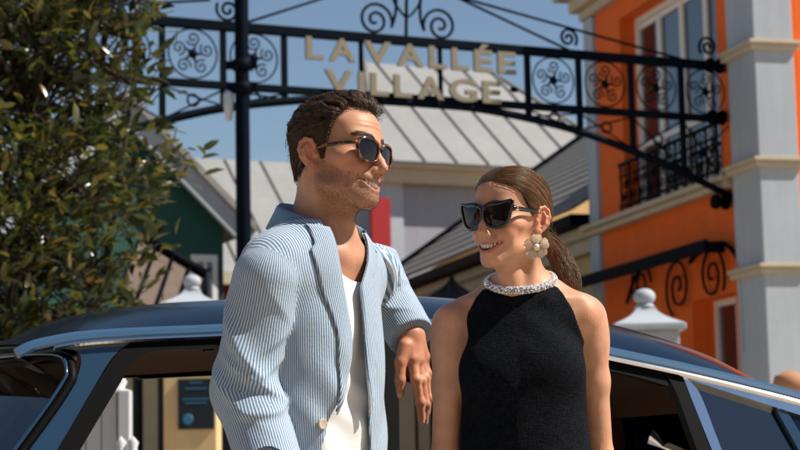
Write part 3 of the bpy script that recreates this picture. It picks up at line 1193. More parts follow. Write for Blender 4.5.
cr.elements[1].color = (0.20, 0.13, 0.030, 1)
e = cr.elements.new(0.45)
e.color = (0.045, 0.062, 0.012, 1)
e = cr.elements.new(0.8)
e.color = (0.13, 0.135, 0.022, 1)
nt.links.new(fr.outputs[0], rp.inputs['Fac'])
nt.links.new(rp.outputs['Color'], bs.inputs['Base Color'])
bs.inputs['Roughness'].default_value = 0.25
bs.inputs['Specular IOR Level'].default_value = 0.8
tr = nt.nodes.new('ShaderNodeBsdfTranslucent')
nt.links.new(rp.outputs['Color'], tr.inputs['Color'])
mxs = nt.nodes.new('ShaderNodeMixShader')
mxs.inputs['Fac'].default_value = 0.42
outn = nt.nodes['Material Output']
nt.links.new(bs.outputs[0], mxs.inputs[1])
nt.links.new(tr.outputs[0], mxs.inputs[2])
nt.links.new(mxs.outputs[0], outn.inputs['Surface'])

rg = np.random.default_rng(11)
# crown envelope from the outline in view; it goes on above and to the left of the frame
out_pts = [(178, -40), (160, 0), (148, 30), (165, 55), (158, 75), (140, 95), (150, 120), (196, 135), (205, 150), (180, 175), (198, 190), (188, 215), (150, 225), (165, 262), (150, 285), (142, 310), (120, 330), (100, 380)]
oy = [p[1] for p in out_pts]
ox = [p[0] for p in out_pts]


def crown_r(z):
    py = 476 - (z - CAM_Z) * FPX / TREE_Y
    return np.interp(py, oy, ox)


# twig clusters
twigs = []
tips = []
branch = bmesh.new()
base = Vector((tc_.x - 0.15, TREE_Y + 0.25, 0))
stems = []
for i in range(7):
    a = rg.uniform(0, 6.28)
    top = base + Vector((rg.uniform(-0.6, 0.75), rg.uniform(-0.5, 0.5), rg.uniform(3.2, 4.6)))
    b0 = base + Vector((0.12 * math.cos(i), 0.12 * math.sin(i), 0))
    mid = (b0 + top) / 2 + Vector((rg.uniform(-.25, .25), rg.uniform(-.2, .2), 0))
    pts = spline([b0, b0.lerp(mid, 0.5) + Vector((rg.uniform(-.1, .1), 0, 0)), mid, top], 16)
    tube(branch, [Vector(p) for p in pts], list(np.linspace(0.055, 0.012, 16)), 7)
    stems.append(pts)
put('trunk', branch, M_BARK, tree)
tw = bmesh.new()
leafP, leafD, leafN = [], [], []
NCL = 1250
for i in range(NCL):
    z = rg.uniform(1.15, 4.5)
    py = 476 - (z - CAM_Z) * FPX / TREE_Y
    xr = (crown_r(z) - 400) * TREE_Y / FPX
    xl = xr - 2.6
    cx_ = (xl + xr) / 2
    # bias to shell
    u = rg.uniform(0, 1) ** 0.45
    a = rg.uniform(0, 6.28)
    x = cx_ + u * math.cos(a) * (xr - cx_)
    y = TREE_Y + u * math.sin(a) * 0.85
    if x < -3.4:
        continue
    p = np.array([x, y, z])
    st = stems[rg.integers(len(stems))]
    k = np.argmin(np.abs(st[:, 2] - (z - 0.25)))
    q = st[k]
    if np.linalg.norm(p - q) < 2.3:
        m_ = (p + q) / 2 + np.array([0, 0, 0.06])
        tube(tw, [Vector(v) for v in spline([q, m_, p], 6)], list(np.linspace(0.009, 0.003, 6)), 4)
    outd = np.array([x - cx_, y - TREE_Y, 0.35])
    outd /= np.linalg.norm(outd) + 1e-6
    nl_ = rg.integers(8, 15)
    for j in range(nl_):
        d = outd * 0.6 + rg.normal(size=3) * 0.62 + np.array([0.12, 0, 0.22])
        d /= np.linalg.norm(d)
        leafP.append(p + rg.normal(size=3) * 0.06)
        leafD.append(d)
        n = np.array([0, 0, 1.0]) + rg.normal(size=3) * 0.55
        n -= d * n.dot(d)
        leafN.append(n / np.linalg.norm(n))
put('twigs', tw, M_BARK, tree)
leafP, leafD, leafN = map(np.array, (leafP, leafD, leafN))
# leaf template: folded, curved lance shape (length 1 along x)
LT = np.array([(0, 0, 0), (0.3, 0.17, 0.035), (0.3, 0, -0.01), (0.3, -0.17, 0.035), (0.68, 0.15, 0.0), (0.68, 0, -0.05), (0.68, -0.15, 0.0), (1, 0, -0.13)])
LF = [(0, 2, 1), (0, 3, 2), (1, 2, 5, 4), (2, 3, 6, 5), (4, 5, 7), (5, 6, 7)]
lme = bpy.data.meshes.new('leaf')
lme.from_pydata([tuple(v) for v in LT], [], LF)
lme.materials.append(M_LEAF)
for p in lme.polygons:
    p.use_smooth = True
lens = rg.uniform(0.060, 0.135, len(leafP))
S = np.cross(leafN, leafD)
# the 300 leaves that show largest (nearest side, in frame) are single objects
vis = leafP[:, 1] - 0.9 * lens * 10 + np.where((leafP[:, 0] > -2.25), 0, 50) + np.where(leafP[:, 2] < 3.7, 0, 50)
order = np.argsort(vis)
single = set(order[:300].tolist())
for i in order[:300]:
    o = bpy.data.objects.new('leaf', lme)
    COL.objects.link(o)
    o.parent = tree
    M = Matrix(((leafD[i][0], S[i][0], leafN[i][0]), (leafD[i][1], S[i][1], leafN[i][1]), (leafD[i][2], S[i][2], leafN[i][2]))).to_4x4() @ Matrix.Scale(lens[i], 4)
    M.translation = Vector(leafP[i])
    o.matrix_local = Matrix.Translation(tree.location).inverted() @ M
rest = np.array([i for i in range(len(leafP)) if i not in single])
V = leafP[rest][:, None, :] + lens[rest][:, None, None] * (LT[None, :, 0:1] * leafD[rest][:, None] + LT[None, :, 1:2] * S[rest][:, None] + LT[None, :, 2:3] * leafN[rest][:, None])
faces = []
for i in range(len(rest)):
    faces += [tuple(k + 8 * i for k in f) for f in LF]
me = bpy.data.meshes.new('foliage')
me.from_pydata(V.reshape(-1, 3).tolist(), [], faces)
me.polygons.foreach_set('use_smooth', np.ones(len(me.polygons), dtype=bool))
fattr(me, 'rnd', np.repeat(rg.random(len(rest)), 8))
kind(put('foliage', me, M_LEAF, tree), 'stuff')
# ================================================================== vintage car behind the couple
CPSI = R(15)
CA = Vector((math.cos(CPSI), math.sin(CPSI), 0))      # rearwards (picture right)
CB = Vector((-math.sin(CPSI), math.cos(CPSI), 0))     # across, away from the camera
C0 = Vector((0.0, 4.13, 0))
CM = frame(CA, CB, Z3, C0)
CW = 1.12                                             # roof width at the rails
car = thing('vintage_car', C0 + CB * 0.56, 'dark blue vintage car with curved roof and chrome trim behind the couple', 'car')

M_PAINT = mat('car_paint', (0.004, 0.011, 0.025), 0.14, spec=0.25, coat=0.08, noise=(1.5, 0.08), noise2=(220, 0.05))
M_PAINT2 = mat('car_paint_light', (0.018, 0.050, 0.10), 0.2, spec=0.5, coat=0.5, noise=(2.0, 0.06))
M_CHROME = mat('chrome', (0.80, 0.80, 0.80), 0.10, metal=1.0, noise=(30, 0.06), bump=(60, 0.04, 0.001))
M_RUBBER = mat('rubber', (0.0025, 0.0025, 0.003), 0.6, spec=0.12, noise=(30, 0.2))
M_RAIL = mat('rail_sky_sheen', (0.045, 0.10, 0.18), 0.16, spec=0.6, coat=1.0, noise=(2.0, 0.06))  # car blue lightened to imitate sky reflected along the rail
M_LINER = mat('headliner', (0.16, 0.075, 0.045), 0.9, noise=(30, 0.12), bump=(300, 0.3, 0.001))
M_SEAT = mat('seat_leather', (0.10, 0.045, 0.03), 0.5, noise=(8, 0.15))


def glass_mat(name, tint, f0=0.06):
    m = bpy.data.materials.new(name)
    m.use_nodes = True
    nt = m.node_tree
    for n in list(nt.nodes):
        if n.type == 'BSDF_PRINCIPLED':
            nt.nodes.remove(n)
    o = nt.nodes['Material Output']
    tr = nt.nodes.new('ShaderNodeBsdfTransparent')
    tr.inputs['Color'].default_value = (*tint, 1)
    gl_ = nt.nodes.new('ShaderNodeBsdfGlossy')
    gl_.inputs['Roughness'].default_value = 0.02
    lw = nt.nodes.new('ShaderNodeFresnel')
    lw.inputs['IOR'].default_value = 1.0 + f0 * 10
    nz = nt.nodes.new('ShaderNodeTexNoise')
    nz.inputs['Scale'].default_value = 2.5
    bp = nt.nodes.new('ShaderNodeBump')
    bp.inputs['Strength'].default_value = 0.05
    bp.inputs['Distance'].default_value = 0.02
    nt.links.new(nz.outputs['Fac'], bp.inputs['Height'])
    nt.links.new(bp.outputs['Normal'], gl_.inputs['Normal'])
    mx = nt.nodes.new('ShaderNodeMixShader')
    nt.links.new(lw.outputs[0], mx.inputs['Fac'])
    nt.links.new(tr.outputs[0], mx.inputs[1])
    nt.links.new(gl_.outputs[0], mx.inputs[2])
    nt.links.new(mx.outputs[0], o.inputs['Surface'])
    return m


M_CGLASS = glass_mat('car_glass', (0.70, 0.80, 0.80), 0.06)
M_CGLASS2 = glass_mat('car_glass_tinted', (0.48, 0.58, 0.64), 0.16)
M_WSGLASS = glass_mat('windscreen_glass', (0.62, 0.74, 0.72), 0.20)

TUMB = 0.30                                            # side leans in: b = -TUMB * (z_rail0 - z)
ZR0 = 1.42
SN = (CB * 1.0 + Z3 * (-TUMB)).normalized()            # side plane normal (through the rail at ZR0)


def cl(px, py, inset=0.0):
    """photo pixel -> car-local point on the leaning side plane, inset inwards"""
    p = at_plane(px, py, C0 + Z3 * ZR0 + CB * inset, SN)
    return CM.inverted() @ p


def mir(q):
    return Vector((q.x, CW - q.y, q.z))


# rail curve (near side): photo points on the side plane
rail_px = [(16, 351), (30, 344), (50, 339), (80, 334), (130, 330.5), (215, 327), (320, 322), (420, 321), (520, 331), (612, 350), (700, 369), (800, 394), (900, 424), (1000, 460)]
rail = spline([cl(*p) for p in rail_px], 90)
rail_z = lambda a: float(np.interp(a, rail[:, 0], rail[:, 2]))
rail_b = lambda a: float(np.interp(a, rail[:, 0], rail[:, 1]))
AF, AR = cl(26, 345).x, cl(772, 385).x

# roof skin
NU, NV = 64, 40
CROWN = [(0, 0.012), (0.05, 0.038), (0.12, 0.066), (0.25, 0.088), (0.45, 0.090), (0.62, 0.102), (0.76, 0.118), (0.86, 0.116), (0.93, 0.100), (0.97, 0.072), (0.99, 0.040), (1, 0.006)]
cu_, cv_ = [p[0] for p in CROWN], [p[1] for p in CROWN]
crown_s = spline([(p[0], p[1], 0) for p in CROWN], 160)


def roof_pt(u, v, dz=0.0, shrink=0.0):
    w = 1 - (2 * v - 1) ** 2
    af, ar = AF - 0.13 * w, AR + 0.10 * w
    a = af + (ar - af) * u
    z = rail_z(min(max(a, AF), AR))
    b0 = rail_b(min(max(a, AF), AR)) + 0.006 + shrink
    b1 = CW - b0
    h = float(np.interp(u, crown_s[:, 0], crown_s[:, 1]))
    f = 1 - abs(2 * v - 1) ** 2.7
    return Vector((a, b0 + (b1 - b0) * v, z + 0.004 + h * f + dz))


def roof_mesh(dz, shrink, flip):
    V, F = [], []
    vv = [0.5 - 0.5 * math.cos(math.pi * j / (NV - 1)) for j in range(NV)]
    for i in range(NU):
        u = 0.5 - 0.5 * math.cos(math.pi * i / (NU - 1))
        for v in vv:
            V.append(CM @ roof_pt(u, v, dz, shrink))
    for i in range(NU - 1):
        for j in range(NV - 1):
            q = (i * NV + j, (i + 1) * NV + j, (i + 1) * NV + j + 1, i * NV + j + 1)
            F.append(q[::-1] if flip else q)
    return V, F


put('roof', roof_mesh(0, 0, False), M_PAINT, car, smooth=True)
put('headliner', roof_mesh(-0.045, 0.03, True), M_LINER, car, smooth=True)


def sweep(name, pts, prof, material, parent, up=Z3):
    """sweep a closed profile [(side, up)] along car-local pts"""
    V, F = [], []
    n, m = len(pts), len(prof)
    for i in range(n):
        t = (Vector(pts[min(i + 1, n - 1)]) - Vector(pts[max(i - 1, 0)])).normalized()
        s = t.cross(up).normalized()
        w = s.cross(t)
        for a, c in prof:
            V.append(CM @ (Vector(pts[i]) + s * a + w * c))
    for i in range(n - 1):
        for k in range(m):
            F.append((i * m + k, i * m + (k + 1) % m, (i + 1) * m + (k + 1) % m, (i + 1) * m + k))
    F.append(tuple(range(m))[::-1])
    F.append(tuple(range((n - 1) * m, n * m)))
    return put(name, (V, F), material, parent, smooth=False)


# s points outwards to camera on the near side (t rearwards x up) -> check sign: a x z = -b => outwards
rail_prof = [(-0.018, 0.003), (0.0, 0.006), (0.010, -0.001), (0.015, -0.011), (0.013, -0.016), (-0.018, -0.016)]
chrome_prof = [(-0.004, -0.017), (0.019, -0.0165), (0.022, -0.021), (0.019, -0.026), (-0.004, -0.026)]
for side in (0, 1):
    pts = [Vector(p) for p in rail]
    if side:
        pts = [mir(p) for p in pts][::-1]
    sweep('roof_rail', pts, rail_prof, M_RAIL, car)
    sweep('rail_trim', pts[14:] if not side else pts[:-14], chrome_prof, M_CHROME, car)
# chrome tip closing the roof at the rear quarter
tip = [cl(700, 352), cl(735, 362), cl(758, 372), cl(774, 384)]


def ribbon(name, L, Rr, material, parent, thick=0.03, mirror=False, n=28, inset=0.0, lift=0.0):
    """strip between two boundary pixel polylines on the side plane"""
    A = spline([cl(*p, inset) for p in L], n)
    B = spline([cl(*p, inset) for p in Rr], n)
    V, F = [], []
    for a, b in zip(A, B):
        for k in (0, 1):
            for q in (a, b):
                q = Vector(q) + Vector((0, thick * k, 0))
                V.append(CM @ (mir(q) if mirror else q))
    for i in range(n - 1):
        o, p = 4 * i, 4 * (i + 1)
        F += [(o, p, p + 1, o + 1), (o + 2, o + 3, p + 3, p + 2), (o, o + 2, p + 2, p), (o + 1, p + 1, p + 3, o + 3)]
    F += [(0, 1, 3, 2), (4 * n - 4, 4 * n - 2, 4 * n - 1, 4 * n - 3)]
    bm = bmesh.new()
    vs = [bm.verts.new(v) for v in V]
    for f in F:
        bm.faces.new([vs[k] for k in f])
    bmesh.ops.recalc_face_normals(bm, faces=bm.faces[:])
    return put(name, bm, material, parent)


APL = [(58, 349), (74, 350), (81, 358), (78, 375), (66, 397), (45, 428), (24, 458), (-12, 510), (-50, 565)]
APR = [(150, 337), (128, 344), (112, 358), (101, 375), (88, 398), (66, 436), (46, 468), (14, 518), (-22, 572)]
BKR = [(215, 349), (165, 350), (146, 354), (131, 366), (119, 385), (95, 425), (70, 467), (36, 524), (0, 580)]
APR2 = [(222, 336), (180, 336), (140, 339), (121, 350), (106, 369), (88, 398), (66, 436), (28, 497), (-22, 572)]
for mr in (False, True):
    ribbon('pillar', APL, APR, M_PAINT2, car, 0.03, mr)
    ribbon('door_frame', APR2, BKR, M_RUBBER, car, 0.035, mr, inset=-0.004)
    # top band of the doors, under the rail
    ribbon('door_frame', [(205, 332), (300, 327), (420, 326), (520, 336), (620, 356), (676, 369)], [(205, 351), (300, 347), (420, 345), (520, 352), (620, 373), (668, 386)], M_RUBBER, car, 0.03, mr, inset=-0.002)
    ribbon('pillar', [(384, 326), (384, 400), (382, 500), (380, 570)], [(398, 326), (399, 400), (400, 500), (401, 570)], M_RUBBER, car, 0.04, mr, inset=-0.006)
    ribbon('door_frame', [(650, 364), (672, 384), (692, 436), (716, 502), (742, 572)], [(678, 368), (686, 384), (707, 440), (732, 502), (758, 572)], M_RUBBER, car, 0.035, mr, inset=-0.005)
    ribbon('window_trim', [(679, 372), (688, 390), (708, 440), (733, 502), (759, 572)], [(690, 381), (701, 396), (718, 440), (742, 502), (768, 572)], M_RUBBER if mr else M_CHROME, car, 0.02, mr, inset=-0.003)
    ribbon('window_trim', [(668, 363), (700, 371), (750, 384), (800, 398), (860, 417)], [(676, 374), (700, 383), (750, 399), (800, 415), (860, 434)], M_RUBBER if mr else M_CHROME, car, 0.02, mr, inset=-0.007)
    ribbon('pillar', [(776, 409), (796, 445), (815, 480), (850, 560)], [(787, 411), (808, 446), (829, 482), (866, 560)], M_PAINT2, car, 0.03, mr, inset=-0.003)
    ribbon('quarter_window', [(688, 380), (700, 400), (716, 440), (741, 502), (767, 570)], [(776, 408), (786, 425), (796, 444), (816, 482), (850, 560)], M_CGLASS if mr else M_CGLASS2, car, 0.005, mr, inset=0.012)
    ribbon('rear_side_panel', [(787, 411), (808, 446), (829, 482), (866, 560)], [(880, 440), (900, 460), (930, 490), (980, 560)], M_PAINT, car, 0.03, mr, inset=0.0)
# far-side interior trim panel with a rounded window opening behind the rear door
q0, q1 = mir(cl(560, 352, 0.05)), mir(cl(700, 352, 0.05))
b = bmesh.new()


def farpt(px, py):
    p = at_plane(px, py, C0 + CB * (CW - 0.03), CB)
    return p


outer = [(560, 372), (640, 380), (700, 392), (730, 420), (730, 500), (560, 500)]
L = [(596, 366), (620, 368), (650, 373), (680, 380), (705, 388)]
ring_o = [farpt(*p) for p in ((575, 500), (575, 430), (575, 362), (620, 364), (665, 372), (705, 383))]
ring_i = [farpt(*p) for p in ((636, 500), (630, 440), (627, 417), (636, 406), (665, 398), (705, 392))]
A, B = spline(ring_o, 30), spline(ring_i, 30)
vs = [[b.verts.new(Vector(p) + CB * d) for p in X] for X in (A, B) for d in (0, 0.03)]
for i in range(29):
    b.faces.new((vs[0][i], vs[0][i + 1], vs[2][i + 1], vs[2][i]))
    b.faces.new((vs[2][i], vs[2][i + 1], vs[3][i + 1], vs[3][i]))
    b.faces.new((vs[1][i + 1], vs[1][i], vs[3][i], vs[3][i + 1]))
bmesh.ops.recalc_face_normals(b, faces=b.faces[:])
put('interior_panel', b, M_LINER, car)
b = bmesh.new()
tube(b, [Vector(p) - CB * 0.006 for p in B], 0.015, 8)
put('seal', b, M_RUBBER, car)

# windscreen: curved glass between the pillars, with frame and sun visor
wl_ = [cl(*p) for p in ((77, 357), (74, 378), (60, 402), (40, 430), (18, 460), (-18, 512), (-56, 566))]
WN = 24


def ws_pt(t, v, off=0.0):
    i = t * (len(wl_) - 1)
    p = spline(wl_, 50)[int(round(t * 49))]
    q0_, q1_ = Vector(p), mir(Vector(p))
    w = 1 - (2 * v - 1) ** 2
    r = q0_.lerp(q1_, v)
    r.x -= (0.17 + 0.16 * t) * w + off
    r.z += 0.012 * w * (1 - t)
    return r


V, F = [], []
for i in range(WN):
    for j in range(WN):
        V.append(CM @ ws_pt(i / (WN - 1), j / (WN - 1)))
for i in range(WN - 1):
    for j in range(WN - 1):
        F.append((i * WN + j, i * WN + j + 1, (i + 1) * WN + j + 1, (i + 1) * WN + j))
put('windscreen', (V, F), M_WSGLASS, car, smooth=True)
edge = [ws_pt(1 - i / 19, 0.0, 0.004) for i in range(17)] + [ws_pt(0.07, 0.012, 0.004), ws_pt(0.03, 0.035, 0.004)] + [ws_pt(0, j / 23, 0.004) for j in range(2, 22)] + [ws_pt(0.03, 0.965, 0.004), ws_pt(0.07, 0.988, 0.004)] + [ws_pt(i / 19, 1.0, 0.004) for i in range(3, 20)]
edge_s = [Vector(p) for p in spline(edge, 120)]
b = bmesh.new()
tube(b, [CM @ p for p in edge_s], 0.011, 8)
put('windscreen_seal', b, M_RUBBER, car)
b = bmesh.new()
tube(b, [CM @ (p + Vector((-0.012, -0.006 if p.y < CW / 2 else 0.006, 0.008))) for p in edge_s], 0.004, 6)
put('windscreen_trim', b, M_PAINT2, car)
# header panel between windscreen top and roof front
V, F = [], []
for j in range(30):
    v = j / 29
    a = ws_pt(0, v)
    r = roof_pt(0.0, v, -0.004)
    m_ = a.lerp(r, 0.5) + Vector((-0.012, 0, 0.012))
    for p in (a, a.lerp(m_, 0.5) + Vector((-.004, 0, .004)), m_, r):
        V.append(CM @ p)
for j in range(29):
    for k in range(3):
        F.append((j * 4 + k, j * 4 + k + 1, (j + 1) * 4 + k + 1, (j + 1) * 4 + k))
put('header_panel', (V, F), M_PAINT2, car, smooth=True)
b = bmesh.new()
for k in range(2):
    c = ws_pt(0.13, 0.25 + 0.5 * k)
    M = CM @ Matrix.Translation(c + Vector((0.10, 0, -0.015))) @ Matrix.Rotation(R(38), 4, 'Y') @ Matrix.Diagonal((0.10, 0.21, 0.012, 1))
    bb = bmesh.new()
    bmesh.ops.create_uvsphere(bb, u_segments=20, v_segments=12, radius=1, matrix=M)
    put('sun_visor', bb, mat('visor', (0.03, 0.03, 0.035), 0.6, noise=(20, 0.1)), car, smooth=True)
b.free()
# rear window and tail
V, F = [], []
rw = [cl(*p) for p in ((772, 386), (830, 412), (900, 450), (990, 520), (1060, 570))]
S_ = spline(rw, 16)
for p in S_:
    for j in range(16):
        v = j / 15
        r = Vector(p).lerp(mir(Vector(p)), v)
        w = 1 - (2 * v - 1) ** 2
        r.x += 0.10 * w
        r.z += 0.02 * w
        V.append(CM @ r)
for i in range(15):
    for j in range(15):
        F.append((i * 16 + j, (i + 1) * 16 + j, (i + 1) * 16 + j + 1, i * 16 + j + 1))
put('rear_window', (V, F), M_CGLASS2, car, smooth=True)

# lower body: lofted hull
secs = []
for a, zt, zb, hw in ((-2.55, 0.62, 0.32, 0.50), (-2.35, 0.72, 0.26, 0.70), (-1.9, 0.83, 0.24, 0.80), (-1.3, 0.92, 0.23, 0.84), (-0.9, 0.955, 0.23, 0.85), (0.2, 0.96, 0.23, 0.85), (1.0, 0.95, 0.23, 0.82), (1.6, 0.88, 0.26, 0.76), (2.1, 0.76, 0.30, 0.68), (2.3, 0.62, 0.36, 0.55)):
    ring = []
    for k in range(28):
        an = 2 * math.pi * k / 28
        c_, s_ = math.cos(an), math.sin(an)
        y = CW / 2 + hw * math.copysign(abs(c_) ** 0.55, c_)
        z = (zt + zb) / 2 + (zt - zb) / 2 * math.copysign(abs(s_) ** 0.6, s_)
        ring.append(CM @ Vector((a, y, z)))
    secs.append(ring)
V = [p for r_ in secs for p in r_]
F = [(i * 28 + k, (i + 1) * 28 + k, (i + 1) * 28 + (k + 1) % 28, i * 28 + (k + 1) % 28) for i in range(len(secs) - 1) for k in range(28)]
F += [tuple(range(28)), tuple(range((len(secs) - 1) * 28, len(secs) * 28))[::-1]]
bm = bmesh.new()
vs = [bm.verts.new(v) for v in V]
for f in F:
    bm.faces.new([vs[k] for k in f])
bmesh.ops.recalc_face_normals(bm, faces=bm.faces[:])
put('body', bm, M_PAINT, car, smooth=True)
for a in (-1.75, 1.45):
    for s in (-0.24, CW + 0.24):
        M = CM @ Matrix.Translation((a, s, 0.32)) @ Matrix.Rotation(R(90), 4, 'X')
        bb = bmesh.new()
        lathe(bb, [(0.20, -0.08), (0.30, -0.085), (0.32, -0.05), (0.32, 0.05), (0.30, 0.085), (0.20, 0.08)], M, 32)
        wh = put('wheel', bb, M_RUBBER, car)
        bb = bmesh.new()
        lathe(bb, [(0.02, -0.10), (0.12, -0.095), (0.19, -0.078), (0.19, 0.078), (0.12, 0.095), (0.02, 0.10)], M, 28)
        put('rim', bb, M_CHROME, wh)
for i, a in enumerate((-0.25, 0.75)):
    for s in (0.30, CW - 0.30):
        M = CM @ Matrix.Translation((a, s, 0)) @ Matrix.Rotation(R(10), 4, 'Y')
        put('seat', boxm((0.10, -0.24, 0.5), (0.24, 0.24, 1.04), M, 0.05), M_SEAT, car)
# ================================================================== people: shared anatomy
def rotz(a):
    return np.array(((math.cos(a), -math.sin(a), 0), (math.sin(a), math.cos(a), 0), (0, 0, 1)))


def pose(face_yaw, pitch, roll, c, s=1.0):
    """head frame: columns = (left, forward, up). yaw 0 faces the camera (-Y), positive turns to picture right"""
    f = Vector((math.sin(face_yaw), -math.cos(face_yaw), 0))
    l = Vector((-f.y, f.x, 0))
    M = Matrix((l, f, Vector((0, 0, 1)))).transposed()
    M = M @ Matrix.Rotation(pitch, 3, 'X') @ Matrix.Rotation(roll, 3, 'Y')
    return np.array(M), np.array(c), s


def to_local(P, H):
    M, c, s = H
    return ((P - c) @ M / s).astype(np.float32)


def to_world(Q, H):
    M, c, s = H
    return (np.asarray(Q) * s) @ M.T + c


MALE = dict(brow=1.0, jaw=1.08, nose=1.0, lips=0.85, cheek=1.0, chin=1.08, gape=1.15, jx=0.0, fold=1.25, lines=1.0)
FEMALE = dict(brow=0.35, jaw=0.80, nose=0.80, lips=1.15, cheek=1.08, chin=0.86, gape=1.05, jx=-0.006, fold=0.95, wx=0.94, lines=0.0)


def mouth_curves(g):
    """upper edge, lower edge (z) of the smile opening as functions of x (m)"""
    up = lambda x: -0.0650 + 4.6 * x * x + 0.0005 * np.cos(x * 300)
    lo = lambda x: -0.0650 - 0.0125 * g['gape'] + (4.6 + 12.4 * g['gape']) * x * x
    return up, lo


MW = 0.0315          # half width of the smile


def face_y(x):
    """depth of the lip line"""
    return 0.1005 - 14.0 * x * x - 6000 * np.abs(x) ** 4


def ear_sdf(Q, sx):
    """Q head local; sx = side sign"""
    e = Q.copy()
    e[:, 0] *= sx
    e = e - np.array([0.0725, -0.012, -0.010], dtype=np.float32)
    a = R(24)                       # flare
    ca, sa = math.cos(a), math.sin(a)
    x = e[:, 0] * ca + e[:, 1] * sa          # out of the ear plane
    y = -e[:, 0] * sa + e[:, 1] * ca
    t = R(12)                                # lean back
    y2 = y * math.cos(t) + e[:, 2] * math.sin(t)
    z2 = -y * math.sin(t) + e[:, 2] * math.cos(t)
    E = np.stack([x - 0.006, y2, z2], -1).astype(np.float32)
    pl = ell(E, (-0.001, -0.002, 0.003), (0.0042, 0.0165, 0.027))
    hel = [(0.002, 0.009, 0.002), (0.004, 0.0135, 0.013), (0.004, 0.0095, 0.026), (0.003, -0.002, 0.0315), (0.003, -0.013, 0.026), (0.004, -0.0185, 0.012), (0.003, -0.0175, -0.004), (0.001, -0.011, -0.017), (0.0, -0.003, -0.025)]
    d = smin(pl, chain(E, hel, [0.003, 0.0034, 0.0036, 0.0037, 0.0038, 0.0038, 0.0036, 0.0036, 0.004], 0.003), 0.004)
    d = smin(d, ell(E, (0.0, 0.003, -0.026), (0.0048, 0.0085, 0.0095)), 0.006)
    ant = [(0.004, -0.002, 0.019), (0.0055, -0.0085, 0.010), (0.0055, -0.0095, -0.004), (0.004, -0.004, -0.014)]
    d = smin(d, chain(E, ant, [0.0028, 0.0034, 0.0034, 0.003], 0.003), 0.004)
    d = smax(d, -ell(E, (0.005, 0.002, -0.003), (0.0068, 0.0082, 0.0105)), 0.003)
    d = smin(d, ell(E, (0.0035, 0.0115, -0.004), (0.0038, 0.004, 0.0058)), 0.003)
    root = ell(E, (-0.008, 0.004, 0.0), (0.010, 0.011, 0.022))
    return smin(d, root, 0.006)


